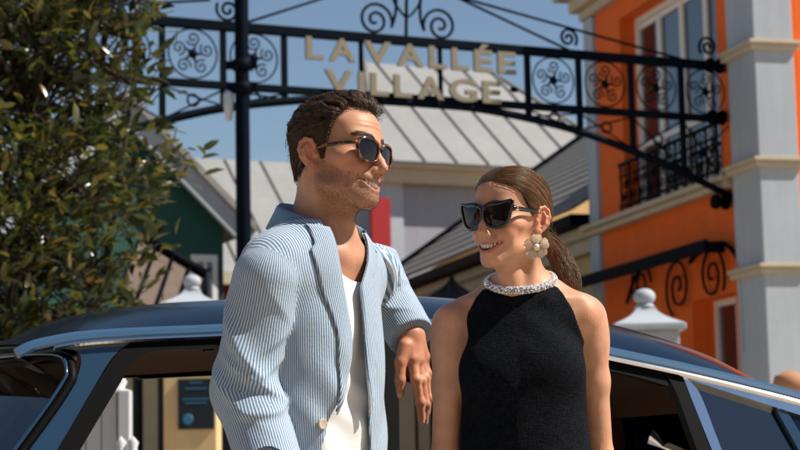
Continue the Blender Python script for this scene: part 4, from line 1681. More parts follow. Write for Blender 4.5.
def head_sdf(Q, g, ears=True):
    wx = g.get('wx', 1.0)
    if wx != 1.0:
        Q = Q / np.array((wx, 1, 1), dtype=np.float32)
    S = Q.copy()
    S[:, 0] = np.abs(S[:, 0])           # symmetric features
    j, b, n = g['jaw'], g['brow'], g['nose']
    d = ell(Q, (0, -0.008, 0.034), (0.0735, 0.0915, 0.082))
    d = smin(d, ell(Q, (0, 0.030, 0.040), (0.0615, 0.0640, 0.060)), 0.03)
    d = smin(d, ell(Q, (0, 0.035, -0.018), (0.0585, 0.0565, 0.062)), 0.03)
    d = smin(d, ell(Q, (0, 0.050, -0.062), (0.0385, 0.0465, 0.044)), 0.025)
    # jaw
    gx, gy, gz = 0.0495 + 0.004 * (j - 1) * 2, 0.010, -0.066
    d = smin(d, cap(S, (gx, gy, gz), (0.015, 0.074, -0.0985), 0.0155, 0.015), 0.022)
    d = smin(d, cap(S, (0.055, -0.004, -0.010), (gx, gy, gz), 0.014, 0.0155), 0.02)
    d = smin(d, ell(Q, (0, 0.0815, -0.0985 + 0.001 * (1 - j)), (0.0185 * (0.6 + 0.4 * j), 0.0170 * g['chin'], 0.0165)), 0.016)
    # cheek muscle filling
    d = smin(d, ell(S, (0.0395, 0.0340, -0.0440), (0.0165, 0.0380, 0.0330)), 0.022)
    # hollow under the cheekbone
    d = smax(d, -ell(S, (0.0710, 0.0420, -0.0480), (0.0130, 0.0300, 0.0200)) , 0.016)
    # floor of the mouth
    d = smin(d, ell(Q, (0, 0.035, -0.075), (0.042, 0.045, 0.028)), 0.02)
    # cheekbones and smiling cheeks
    d = smin(d, ell(S, (0.0475, 0.0575, -0.020), (0.0200, 0.0240, 0.0135)), 0.022)
    d = smin(d, ell(S, (0.0370, 0.0690, -0.041), (0.0180 * g['cheek'], 0.0175 * g['cheek'], 0.0170)), 0.014)
    # brow
    d = smin(d, cap(S, (0.006, 0.0865, 0.0190), (0.040, 0.0725, 0.0225), 0.0085 + 0.0022 * b, 0.0075 + 0.001 * b), 0.018)
    # temple hollow
    d = smax(d, -ell(S, (0.0860, 0.045, 0.030), (0.018, 0.030, 0.026)), 0.02)
    # eye sockets + lids
    d = smax(d, -ell(S, (0.0325, 0.1000, 0.0015), (0.0175, 0.0145, 0.0110)), 0.012)
    d = smin(d, ell(S, (0.0320, 0.0765, 0.0010), (0.0135, 0.0125, 0.0115)), 0.006)
    # nose
    tipy = 0.1135 + 0.0085 * (n - 0.0) * 0.9
    nz = [(0, 0.0935, 0.010), (0, 0.1000, -0.008), (0, 0.1090, -0.024), (0, tipy - 0.0035, -0.0385)]
    d = smin(d, chain(Q, nz, [0.0070, 0.0070 * (0.6 + 0.4 * n), 0.0080 * (0.6 + 0.4 * n), 0.0088 * (0.76 + 0.24 * n)], 0.006), 0.012)
    d = smin(d, ell(Q, (0, 0.1010, -0.0405), (0.0120, 0.0135, 0.0095)), 0.008)
    d = smin(d, ell(S, (0.0110 * (0.8 + 0.2 * n), 0.0995, -0.0425), (0.0062, 0.0095, 0.0066)), 0.005)
    d = smin(d, cap(Q, (0, 0.098, -0.049), (0, tipy - 0.007, -0.044), 0.0048), 0.006)
    d = smax(d, -ell(S, (0.0064, 0.1040, -0.0515), (0.0030, 0.0060, 0.0034)), 0.003)
    # philtrum, folds beside the mouth
    up, lo = mouth_curves(g)
    fold = [(0.0185, 0.1010, -0.0390), (0.0290, 0.0955, -0.0480), (0.0380, 0.0860, -0.0600), (0.0400, 0.0790, -0.0740)]
    d = smax(d, -chain(S, fold, [0.0022, 0.0026 * g['fold'], 0.0030 * g['fold'], 0.0016], 0.004), 0.007)
    # muzzle padding under the nose
    d = smin(d, ell(S, (0.0100, 0.0880, -0.0575), (0.0150, 0.0115, 0.0085)), 0.014)
    d = smin(d, ell(Q, (0, 0.0855, -0.0860), (0.020, 0.0120, 0.0075)), 0.010)
    # fine forehead lines and outer smile crease
    if g['lines']:
        d = d + g['lines'] * 0.0006 * np.sin(Q[:, 2] * 610 + 14 * np.abs(Q[:, 0])) * gauss(Q, (0, 0.095, 0.050), (0.038, 0.03, 0.017))
        d = smax(d, -chain(S, [(0.0500, 0.0720, -0.0430), (0.0510, 0.0660, -0.0580), (0.0470, 0.0620, -0.0740)], [0.0010, 0.0018, 0.0008], 0.004), 0.008)
        for q_ in range(3):
            d = smax(d, -cap(S, (0.0520, 0.0620, 0.002 - 0.004 * q_), (0.0610, 0.0480, 0.006 - 0.009 * q_), 0.0008, 0.0003), 0.003)
    # lips
    xs = np.array([0.0, 0.0075, 0.0155, 0.0235, 0.0305])
    L = g['lips']
    upl = [(x, face_y(x) - 0.0025 - 0.001 * (x < 0.003), up(x) + 0.0024 * L * (1 - 0.5 * x / MW)) for x in xs]
    lol = [(x, face_y(x) - 0.0035, lo(x) - 0.0034 * L * (1 - (x / MW) ** 2 * 0.7)) for x in xs]
    d = smin(d, chain(S, upl, [0.0034 * L, 0.0037 * L, 0.0034 * L, 0.0030 * L, 0.0022], 0.003), 0.005)
    d = smin(d, chain(S, lol, [0.0050 * L, 0.0049 * L, 0.0044 * L, 0.0036 * L, 0.0022], 0.003), 0.006)
    d = smax(d, -ell(S, (0.0345, 0.0850, -0.0600), (0.0035, 0.006, 0.004)), 0.006)
    # mouth opening
    x = Q[:, 0]
    u_, l_ = up(x), lo(x)
    m = np.maximum(np.maximum(Q[:, 2] - u_, l_ - Q[:, 2]), np.abs(x) - MW)
    m = np.maximum(m, 0.066 - Q[:, 1])
    d = smax(d, -m * 0.8, 0.0018)
    if ears:
        for sx in (-1, 1):
            near = np.abs(Q[:, 0] * sx - 0.08) < 0.06
            if near.any():
                e = np.full(len(Q), 1.0, dtype=np.float32)
                e[near] = ear_sdf(Q[near], sx)
                d = smin(d, e, 0.006)
    return d


def lip_mask(Q, g):
    S = Q.copy()
    S[:, 0] = np.abs(S[:, 0])
    up, lo = mouth_curves(g)
    xs = np.array([0.0, 0.0075, 0.0155, 0.0235, 0.0305])
    L = g['lips']
    upl = [(x, face_y(x) - 0.0025, up(x) + 0.0024 * L * (1 - 0.5 * x / MW)) for x in xs]
    lol = [(x, face_y(x) - 0.0035, lo(x) - 0.0034 * L * (1 - (x / MW) ** 2 * 0.7)) for x in xs]
    d = np.minimum(chain(S, upl, [0.0034 * L, 0.0037 * L, 0.0034 * L, 0.0030 * L, 0.0022], 0.003),
                   chain(S, lol, [0.0050 * L, 0.0049 * L, 0.0044 * L, 0.0036 * L, 0.0022], 0.003))
    return np.clip(1 - (d - 0.0002) / 0.0014, 0, 1)


def sstep(a, b, x):
    t = np.clip((x - a) / (b - a), 0, 1)
    return t * t * (3 - 2 * t)


def teeth(H, g, parent, name='teeth'):
    """upper row: one rounded block per tooth along the arch, and a dark mouth floor"""
    bm = bmesh.new()
    up, lo = mouth_curves(g)
    wid = [0.0082, 0.0068, 0.0066, 0.0056, 0.0046]
    for sgn in (-1, 1):
        x = 0.0
        for w in wid:
            c = x + w / 2
            a = math.atan2(30 * c, 1)
            y = face_y(c) - 0.0066 - 3.0 * c * c
            zt = up(c) + 0.003
            zb = max(lo(c) + 0.0008, up(c) - 0.0098 + 2.2 * c * c)
            M = Matrix.Translation((c * sgn, y, (zt + zb) / 2)) @ Matrix.Rotation(-a * sgn, 4, 'Z') @ Matrix.Diagonal((w * 0.97, 0.006, zt - zb, 1))
            r = bmesh.ops.create_cube(bm, size=1.0, matrix=M)
            es = list({e for v in r['verts'] for e in v.link_edges})
            bmesh.ops.bevel(bm, geom=es, offset=0.0012, segments=2, affect='EDGES')
            x += w
    for v in bm.verts:
        v.co = Vector(to_world(np.array(v.co), H))
    for f in bm.faces:
        f.smooth = True
    put(name, bm, mat('tooth', (0.78, 0.74, 0.66), 0.25, spec=0.6, noise=(200, 0.04)), parent)


def skin_mat(name, base, ruddy, lip, dark):
    """colour comes from per-vertex masks: ruddy, lips, stubble, scalp; fine pores by noise"""
    m = bpy.data.materials.new(name)
    m.use_nodes = True
    nt = m.node_tree
    b = nt.nodes['Principled BSDF']
    b.inputs['Roughness'].default_value = 0.47
    b.inputs['Specular IOR Level'].default_value = 0.38
    b.inputs['Subsurface Weight'].default_value = 0.18
    b.inputs['Subsurface Radius'].default_value = (1.0, 0.36, 0.2)
    b.inputs['Subsurface Scale'].default_value = 0.006
    tc = nt.nodes.new('ShaderNodeTexCoord')

    def noise(scale, detail=4):
        n = nt.nodes.new('ShaderNodeTexNoise')
        n.inputs['Scale'].default_value = scale
        n.inputs['Detail'].default_value = detail
        nt.links.new(tc.outputs['Object'], n.inputs['Vector'])
        return n.outputs['Fac']

    def attr(nm):
        a = nt.nodes.new('ShaderNodeAttribute')
        a.attribute_name = nm
        return a.outputs['Fac']

    def mix(a, col, fac):
        x = nt.nodes.new('ShaderNodeMix')
        x.data_type = 'RGBA'
        if isinstance(a, tuple):
            x.inputs['A'].default_value = (*a, 1)
        else:
            nt.links.new(a, x.inputs['A'])
        x.inputs['B'].default_value = (*col, 1)
        nt.links.new(fac, x.inputs['Factor'])
        return x.outputs['Result']

    def math_(op, a, bb):
        x = nt.nodes.new('ShaderNodeMath')
        x.operation = op
        for i, v in enumerate((a, bb)):
            if isinstance(v, (int, float)):
                x.inputs[i].default_value = v
            else:
                nt.links.new(v, x.inputs[i])
        x.use_clamp = True
        return x.outputs[0]
    c = mix(base, tuple(v * 0.66 for v in base), math_('MULTIPLY', math_('SUBTRACT', noise(30, 6), 0.30), 1.6))
    c = mix(c, tuple(v * w for v, w in zip(base, (0.62, 0.50, 0.45))), math_('MULTIPLY', math_('SUBTRACT', noise(260, 3), 0.60), 2.6))
    c = mix(c, ruddy, math_('MULTIPLY', attr('ruddy'), math_('ADD', noise(60, 4), 0.2)))
    st = math_('MULTIPLY', attr('stubble'), math_('MULTIPLY', math_('SUBTRACT', noise(620, 2), 0.36), 3.2))
    c = mix(c, dark, math_('MULTIPLY', st, 0.45))
    c = mix(c, tuple(0.55 * x + 0.45 * y for x, y in zip(base, dark)), math_('MULTIPLY', attr('stubble'), 0.26))
    c = mix(c, lip, attr('lips'))
    c = mix(c, dark, attr('scalp'))
    nt.links.new(c, b.inputs['Base Color'])
    bp = nt.nodes.new('ShaderNodeBump')
    bp.inputs['Strength'].default_value = 0.35
    bp.inputs['Distance'].default_value = 0.0008
    vo = nt.nodes.new('ShaderNodeTexVoronoi')
    vo.inputs['Scale'].default_value = 260
    vo.feature = 'DISTANCE_TO_EDGE'
    nt.links.new(tc.outputs['Object'], vo.inputs['Vector'])
    hs = nt.nodes.new('ShaderNodeMath')
    hs.operation = 'ADD'
    nt.links.new(noise(420, 3), hs.inputs[0])
    nt.links.new(vo.outputs['Distance'], hs.inputs[1])
    nt.links.new(hs.outputs[0], bp.inputs['Height'])
    rr = nt.nodes.new('ShaderNodeMapRange')
    rr.inputs['To Min'].default_value = 0.36
    rr.inputs['To Max'].default_value = 0.62
    nt.links.new(noise(70, 5), rr.inputs['Value'])
    nt.links.new(rr.outputs['Result'], b.inputs['Roughness'])
    nt.links.new(bp.outputs['Normal'], b.inputs['Normal'])
    return m


def hair_mat(name, c0, c1, rough=0.38):
    m = bpy.data.materials.new(name)
    m.use_nodes = True
    nt = m.node_tree
    b = nt.nodes['Principled BSDF']
    a = nt.nodes.new('ShaderNodeAttribute')
    a.attribute_name = 'rnd'
    x = nt.nodes.new('ShaderNodeMix')
    x.data_type = 'RGBA'
    x.inputs['A'].default_value = (*c0, 1)
    x.inputs['B'].default_value = (*c1, 1)
    nt.links.new(a.outputs['Fac'], x.inputs['Factor'])
    nt.links.new(x.outputs['Result'], b.inputs['Base Color'])
    b.inputs['Roughness'].default_value = rough
    b.inputs['Specular IOR Level'].default_value = 0.45
    return m


def surf_from(dirs, c, f, r0=0.03, r1=0.16, it=22):
    """march from centre c along unit dirs to the surface f=0 (bisection)"""
    lo = np.full(len(dirs), r0)
    hi = np.full(len(dirs), r1)
    for _ in range(it):
        mid = (lo + hi) / 2
        d = f((c + dirs * mid[:, None]).astype(np.float32))
        hi = np.where(d > 0, mid, hi)
        lo = np.where(d > 0, lo, mid)
    return c + dirs * ((lo + hi) / 2)[:, None]


def normals(P, f, e=0.0015):
    n = np.empty_like(P)
    for k in range(3):
        o = np.zeros(3)
        o[k] = e
        n[:, k] = f((P + o).astype(np.float32)) - f((P - o).astype(np.float32))
    return n / (np.linalg.norm(n, axis=1, keepdims=True) + 1e-9)


def rough_head(Q):
    """cheap scalp form for combing hair"""
    d = ell(Q, (0, -0.008, 0.034), (0.0735, 0.0915, 0.082))
    d = smin(d, ell(Q, (0, 0.030, 0.040), (0.0615, 0.0640, 0.060)), 0.03)
    d = smin(d, ell(Q, (0, 0.035, -0.018), (0.0585, 0.0565, 0.062)), 0.03)
    d = smin(d, cap(Q, (0, -0.030, -0.03), (0, -0.035, -0.12), 0.052, 0.056), 0.04)
    return d


def hang_hand(P, w, e):
    """relaxed hanging hand at wrist w (elbow e): palm plus five fingers"""
    a = (w - e) / np.linalg.norm(w - e)
    side = np.array((0.15, -0.98, 0.0))
    side -= a * (side @ a)
    side /= np.linalg.norm(side)
    n = np.cross(a, side)
    d = None
    for i, (o, ln) in enumerate(((0.027, 0.068), (0.010, 0.078), (-0.008, 0.074), (-0.024, 0.060))):
        k = w + a * 0.085 + side * o
        c = cap(P, w, k, 0.018, 0.0105)
        f = chain(P, [k, k + a * ln * 0.45 + n * 0.004, k + a * ln * 0.78 + n * 0.014, k + a * ln * 0.95 + n * 0.024], [0.0088, 0.0080, 0.0073, 0.0062], 0.004)
        c = smin(c, f, 0.006)
        d = c if d is None else smin(d, c, 0.008)
    t = chain(P, [w + a * 0.02 + side * 0.02, w + a * 0.055 + side * 0.042, w + a * 0.085 + side * 0.048], [0.0125, 0.0098, 0.0078], 0.006)
    return smin(d, t, 0.010)


# ================================================================== the man
M_SKIN_M = skin_mat('skin_man', (0.57, 0.285, 0.170), (0.60, 0.16, 0.085), (0.40, 0.15, 0.11), (0.035, 0.020, 0.013))
MC = at(336.0, 157, 3.55)
MH = pose(R(57), R(1), R(6), MC, 0.94)
MAN_F = Vector((math.sin(R(54)), -math.cos(R(54)), 0))      # chest direction
MAN_L = Vector((-MAN_F.y, MAN_F.x, 0))
MN = at(324, 240, 3.57)                                     # base of the neck
MT = (np.array(Matrix((MAN_L, MAN_F, Z3)).transposed()), np.array(MN), 1.0)   # torso frame
man = thing('person', (MN.x - 0.02, MN.y, 0), 'man in blue striped jacket and tortoiseshell sunglasses leaning on the car', 'person')


def tw(x, y, z):
    """man's torso-local (left, forward, up) in metres -> world"""
    return to_world(np.array([x, y, z]), MT)


# left arm (picture right): elbow on the roof, hand hanging over the rail
M_SHL = tw(0.108, -0.005, -0.070)
M_ELL = np.array(at(371, 272, 4.00))
M_WRL = np.array(at(411, 336, 3.875))
# right arm (picture left): hanging, hand in the pocket
M_SHR = tw(-0.152, -0.008, -0.084)
M_ELR = np.array(at(247, 390, 3.48))
M_WRR = np.array(at(283, 505, 3.36))


def man_torso(Q, e=0.0):
    """bare torso in torso-local coordinates; the far shoulder is drawn in by the raised arm"""
    S = Q.copy()
    S[:, 0] = np.where(S[:, 0] > 0, S[:, 0] * 1.25, -S[:, 0])
    d = ell(Q, (0, 0.0, -0.20), (0.114, 0.073, 0.235))
    d = smin(d, cap(S, (0, -0.005, -0.055), (0.125, -0.005, -0.065), 0.056, 0.054), 0.05)
    d = smin(d, ell(S, (0.058, 0.040, -0.150), (0.066, 0.034, 0.060)), 0.03)
    d = smin(d, ell(Q, (0, 0.0, -0.42), (0.110, 0.070, 0.19)), 0.05)
    d = smin(d, ell(Q, (0, -0.01, -0.58), (0.135, 0.095, 0.14)), 0.05)
    d = smin(d, chain(S, [(0, -0.02, 0.03), (0.050, -0.02, -0.025), (0.110, -0.015, -0.052)], [0.042, 0.038, 0.034], 0.03), 0.04)
    # collar bones and notch
    d = smin(d, chain(S, [(0.012, 0.060, -0.040), (0.06, 0.058, -0.028), (0.12, 0.02, -0.026)], [0.008, 0.008, 0.008], 0.01), 0.02)
    return d - e


# hand bones in world: back of the hand faces the camera, fingers hang down
def px3(px, py, Y):
    return np.array(at(px, py, Y))


HAND_Y = 3.865
M_PALM = [(M_WRL, 0.0235)]
HF = {  # finger: points (px, py, dY) and radii
    'index': ([(412.5, 359, -0.012), (416, 380, -0.022), (420, 402, -0.014), (421.5, 420, 0.006)], [0.0112, 0.0100, 0.0088, 0.0074]),
    'middle': ([(417, 359, 0.006), (421.5, 381, -0.002), (425.5, 404, 0.004), (425, 421, 0.022)], [0.0112, 0.0100, 0.0090, 0.0076]),
    'ring': ([(420.5, 358, 0.024), (425, 378, 0.020), (428, 398, 0.026), (427, 413, 0.040)], [0.0106, 0.0095, 0.0086, 0.0074]),
    'little': ([(423, 356, 0.040), (427, 373, 0.040), (429, 388, 0.046), (428, 400, 0.056)], [0.0096, 0.0084, 0.0077, 0.0066]),
}
HF['thumb'] = ([(405, 346, -0.018), (400.5, 362, -0.026), (400, 380, -0.026), (400.5, 393, -0.018)], [0.0145, 0.0115, 0.0104, 0.0086])


def man_hand(P):
    w = M_WRL
    k = {n: [px3(a, b, HAND_Y + c) for a, b, c in v[0]] for n, v in HF.items()}
    d = cap(P, w, (k['index'][0] + k['middle'][0]) / 2, 0.0215, 0.0150)
    d = smin(d, cap(P, w, k['middle'][0], 0.0215, 0.0140), 0.015)
    d = smin(d, cap(P, w, (k['ring'][0] + k['little'][0]) / 2, 0.0215, 0.0135), 0.015)
    d = smin(d, cap(P, w, k['little'][0], 0.020, 0.0120), 0.015)
    d = smin(d, cap(P, w, k['index'][0], 0.020, 0.0130), 0.015)
    for n in ('index', 'middle', 'ring', 'little'):
        f = chain(P, k[n], HF[n][1], 0.004)
        # knuckle bumps
        for q in (0, 1, 2):
            f = smin(f, np.sqrt(((P - k[n][q].astype(np.float32)) ** 2).sum(1)) - HF[n][1][q] * 1.02, 0.006)
        d = smin(d, f, 0.006)
    t = chain(P, k['thumb'], HF['thumb'][1], 0.006)
    d = smin(d, t, 0.012)
    # tendons
    for n in ('index', 'middle', 'ring'):
        a = w + (k[n][0] - w) * 0.25 + np.array((0, -0.0185, 0))
        b = k[n][0] + np.array((0, -0.0105, 0.0))
        d = smin(d, cap(P, a, b, 0.0024, 0.0034), 0.006)
    return d


def man_neck(P):
    """neck from skull base to torso, world coords"""
    a = to_world((0, -0.030, -0.045), MH)
    b = tw(0, -0.012, -0.01)
    d = cap(P, a, b, 0.049, 0.051)
    # front of throat and the diagonal neck muscles
    th0, th1 = to_world((0, 0.014, -0.100), MH), tw(0.0, 0.036, -0.045)
    d = smin(d, cap(P, th0, th1, 0.029, 0.025), 0.030)
    ad = to_world((0, 0.030, -0.132), MH)
    d = smin(d, ell(P, ad, (0.011, 0.011, 0.013)), 0.012)
    for s in (-1, 1):
        d = smin(d, cap(P, to_world((0.052 * s, -0.025, -0.045), MH), tw(0.018 * s, 0.052, -0.042), 0.014, 0.009), 0.02)
    return d


def man_body(P):
    out = np.full(len(P), 1.0, dtype=np.float32)
    z = P[:, 2]
    # head
    m = z > MC.z - 0.22
    if m.any():
        Q = to_local(P[m], MH)
        d = head_sdf(Q, MALE) * MH[2]
        d = smin(d, man_neck(P[m]), 0.020)
        out[m] = d
    m = (z < MC.z - 0.05)
    if m.any():
        Q = to_local(P[m], MT)
        d = man_torso(Q)
        d = smin(d, chain(P[m], [M_SHL, M_ELL, M_WRL], [0.052, 0.040, 0.024], 0.02), 0.03)
        d = smin(d, chain(P[m], [M_SHR, M_ELR, M_WRR], [0.052, 0.040, 0.026], 0.02), 0.03)
        d = smin(d, hang_hand(P[m], M_WRR, M_ELR), 0.012)
        d = smin(d, man_hand(P[m]), 0.010)
        for s in (-1, 1):
            hip, kn, an, toe = tw(0.085 * s, 0, -0.62), tw(0.09 * s, 0.02, -1.02), tw(0.095 * s, 0, -1.42), tw(0.10 * s, 0.16, -1.47)
            an[2], toe[2] = 0.09, 0.045
            kn[2] = 0.50
            d = smin(d, chain(P[m], [hip, kn, an], [0.085, 0.055, 0.040], 0.03), 0.04)
            d = smin(d, cap(P[m], an - np.array((0, 0, .04)), toe, 0.040, 0.030), 0.02)
        out[m] = np.where(z[m] > MC.z - 0.22, smin(out[m], d, 0.035), smin(d, man_neck(P[m]), 0.035))
    return out


hx, hy = MC.x, MC.y
xs = gridax(tw(-0.30, 0, 0)[0] - 0.1, 0.12, 0.012, [(hx - 0.115, hx + 0.135, 0.0020), (at(388, 380, 3.87).x, at(432, 380, 3.87).x, 0.0020)])
ys = gridax(3.20, 4.15, 0.012, [(hy - 0.125, hy + 0.115, 0.0020), (3.825, 3.905, 0.0020)])
zs = gridax(0.0, MC.z + 0.125, 0.014, [(at(400, 432, 3.87).z, at(400, 325, 3.87).z, 0.0022), (MC.z - 0.135, MC.z + 0.14, 0.0019), (MC.z - 0.30, MC.z - 0.12, 0.004)])
V, Q = surface(man_body, xs, ys, zs)
V = relax(V, Q, 1, 0.35)
me = quadmesh('person_body', V, Q)
L = to_local(V.astype(np.float32), MH)
headm = V[:, 2] > MC.z - 0.20


def man_hairline(Q):
    """> 0 inside the hair area (head local, metres)"""
    x, y, z = np.abs(Q[:, 0]), Q[:, 1], Q[:, 2]
    front = z - (0.079 + 0.10 * np.maximum(0, y - 0.06) - 0.9 * np.maximum(0, 0.055 - y) ** 1.0 * 0.62 + 0.010 * np.exp(-((x - 0.040) / 0.012) ** 2))
    side = z - np.interp(y, [-0.10, -0.045, -0.034, -0.030, -0.004, 0.003, 0.012, 0.020, 0.034, 0.05, 0.06], [-0.038, -0.042, -0.038, -0.012, 0.030, 0.026, -0.026, -0.018, 0.036, 0.066, 0.082])
    return np.where(x < 0.045, np.where(y > 0, front, np.minimum(1, z + 0.040)), side)


nz = vnoise(L, 90, 3)
hl_ = man_hairline(L) + 0.004 * nz
scalp = np.where(headm & (rough_head(L) < 0.007), sstep(-0.001, 0.012, hl_), 0)
fattr(me, 'scalp', scalp * (L[:, 2] < 0.2))
lm = np.where(headm, lip_mask(L, MALE), 0)
fattr(me, 'lips', lm)
ax_ = np.abs(L[:, 0])
cheekline = np.interp(L[:, 1], [-0.02, 0.02, 0.05, 0.08, 0.1], [-0.005, -0.028, -0.046, -0.052, -0.050])
stb = sstep(0.010, -0.008, L[:, 2] - cheekline + 0.004 * nz) * sstep(-0.150, -0.122, L[:, 2]) * sstep(-0.012, 0.012, L[:, 1]) * (1 - lm)
stb = np.maximum(stb, 0.9 * gauss(np.stack([ax_, L[:, 1], L[:, 2]], -1), (0.008, 0.1, -0.057), (0.018, 0.02, 0.007)) * (1 - lm))
fattr(me, 'stubble', np.where(headm, stb, 0))
S_ = np.stack([ax_, L[:, 1], L[:, 2]], -1)
rud = 0.75 * gauss(S_, (0.04, 0.07, -0.035), (0.025, 0.03, 0.02)) + 0.35 * gauss(S_, (0, 0.115, -0.038), (0.014, 0.02, 0.012)) + 0.7 * gauss(S_, (0.08, -0.01, -0.008), (0.016, 0.03, 0.04))
hm = (~headm) & (V[:, 1] > 3.78) & (V[:, 0] > -0.03)
fattr(me, 'ruddy', np.where(headm, np.clip(rud, 0, 1), np.where(hm, 0.35, 0.1)))
body = put('body', me, M_SKIN_M, man)
teeth(MH, MALE, man)
# short beard stubble on jaw, lip and chin
fst = stb[Q].mean(1)
rg = np.random.default_rng(21)
cand = np.flatnonzero((fst > 0.25) & headm[Q[:, 0]])
pick = rg.choice(cand, 8000, p=fst[cand] / fst[cand].sum())
bw = rg.dirichlet((1, 1, 1, 1), len(pick))
sp_ = (V[Q[pick]] * bw[:, :, None]).sum(1)
nn_ = np.cross(V[Q[pick, 2]] - V[Q[pick, 0]], V[Q[pick, 3]] - V[Q[pick, 1]])
nn_ /= np.linalg.norm(nn_, axis=1, keepdims=True) + 1e-9
dr_ = nn_ * 0.55 + np.array((0.1, 0, -0.65)) + rg.normal(size=nn_.shape) * 0.25
ln_ = rg.uniform(0.0008, 0.0021, len(pick))[:, None]
STUB = np.stack([sp_ - nn_ * 0.0004, sp_ + dr_ * ln_ * 0.5, sp_ + dr_ * ln_], 1)

# finger nails on the hanging hand
M_NAIL = mat('nail', (0.62, 0.36, 0.27), 0.28, spec=0.5, noise=(90, 0.06))
for n_ in ('thumb', 'index', 'middle'):
    k_ = [px3(a, b_, HAND_Y + c) for a, b_, c in HF[n_][0]]
    ax1 = Vector(k_[3] - k_[2]).normalized()
    out_ = Vector((-0.25 if n_ == 'thumb' else 0.25, -1, 0.1))
    out_ = (out_ - ax1 * out_.dot(ax1)).normalized()
    r_ = HF[n_][1][3]
    M = Matrix((ax1.cross(out_), ax1, out_)).transposed().to_4x4()
    M.translation = Vector(k_[3]) + out_ * r_ * 0.80 + ax1 * r_ * 0.35
    b = bmesh.new()
    bmesh.ops.create_uvsphere(b, u_segments=14, v_segments=10, radius=1.0, matrix=M @ Matrix.Diagonal((r_ * 0.66, r_ * 0.85, r_ * 0.26, 1)))
    put('nail', b, M_NAIL, man, smooth=True)

# ------------------------------------------------------------------ hair
M_HAIR_M = hair_mat('hair_man', (0.012, 0.007, 0.004), (0.125, 0.066, 0.033), 0.32)
CH = np.array((0, -0.005, 0.035))
kind(strands('stubble', STUB, 0.00016, man, hair_mat('stubble_hair', (0.012, 0.010, 0.009), (0.07, 0.055, 0.045), 0.5), 0.4), 'stuff')


def man_hair():
    rg = np.random.default_rng(5)
    N = 80000
    dirs = rg.normal(size=(N, 3))
    dirs /= np.linalg.norm(dirs, axis=1, keepdims=True)
    f = rough_head
    P = surf_from(dirs, CH, f)
    P = P[man_hairline(P) + 0.0055 * rg.normal(size=len(P)) > 0]
    P = P[np.abs(P[:, 2]) < 0.2]
    P = P[:21000]
    N = len(P)
    n = normals(P, f)
    # clumps
    K = 620
    ci = rg.choice(N, K, replace=False)
    own = np.empty(N, dtype=int)
    for i in range(0, N, 2000):
        own[i:i + 2000] = np.argmin(((P[i:i + 2000, None] - P[ci][None]) ** 2).sum(2), axis=1)

    def grow(P, n, rng, cl):
        M = len(P)
        x, y, z = P[:, 0], P[:, 1], P[:, 2]
        top = sstep(0.030, 0.075, z)
        front = sstep(0.02, 0.075, y) * top
        # flow: top sweeps back and towards his left, sides go back and down
        flow = np.stack([0.25 * top + 0.05 * np.sign(x), -0.9 + 0.0 * x, -0.55 * (1 - top) - 0.0 * x], -1)
        nape = sstep(0.0, -0.03, z)
        flow[:, 2] -= 0.9 * nape
        flow[:, 1] += 0.5 * nape
        length = 0.012 + 0.008 * rng[:, 0] + top * (0.030 + 0.012 * rng[:, 0]) + front * 0.008
        length *= np.where(nape > 0.5, 0.55, 1)
        lift = 0.25 + 0.60 * top + 0.75 * front
        m = 9
        path = np.empty((M, m, 3))
        p = P.copy()
        path[:, 0] = p - n * 0.002
        ph = cl * 2.399
        for i in range(1, m):
            s = i / (m - 1)
            nn = n if i < 2 else normals(p, f, 0.004)
            t = flow - nn * (flow * nn).sum(1)[:, None]
            t /= np.linalg.norm(t, axis=1, keepdims=True) + 1e-6
            sd = np.cross(t, nn)
            k = lift * (1 - s * 1.55)
            wav = 0.55 * np.sin(s * 6.5 + ph) * (0.35 + top) * (1 - 0.6 * front)
            dr = t * (1 - 0.35 * np.abs(k))[:, None] + nn * k[:, None] + sd * wav[:, None] + nn * (0.35 * np.cos(s * 7 + ph * 1.7) * top)[:, None]
            dr /= np.linalg.norm(dr, axis=1, keepdims=True)
            p = p + dr * (length / (m - 1))[:, None]
            # keep above the scalp
            dd = f(p.astype(np.float32))
            minh = 0.0035 + 0.004 * top
            p = p + nn * np.maximum(0, minh - dd)[:, None] * 0.8
            path[:, i] = p
        return path
    rr = rg.random((N, 2))
    paths = grow(P, n, rr, own.astype(float))
    guide = grow(P[ci], n[ci], np.full((K, 2), 0.6), np.arange(K).astype(float))
    w = np.linspace(0, 1, paths.shape[1])[None, :, None] ** 1.2
    off = P - P[ci][own]
    gpath = guide[own] + off[:, None] * (1 - 0.55 * w)
    paths = paths * (1 - 0.72 * w) + gpath * 0.72 * w
    paths += rg.normal(size=paths.shape) * 0.0004
    fly = rg.random(N) < 0.05
    paths[fly] += (np.linspace(0, 1, paths.shape[1])[None, :, None] ** 1.5) * rg.normal(size=(int(fly.sum()), 1, 3)) * 0.006
    return to_world(paths.reshape(-1, 3), MH).reshape(paths.shape)


hp = man_hair()
strands('hair', hp, 0.00033, man, M_HAIR_M, 0.35)
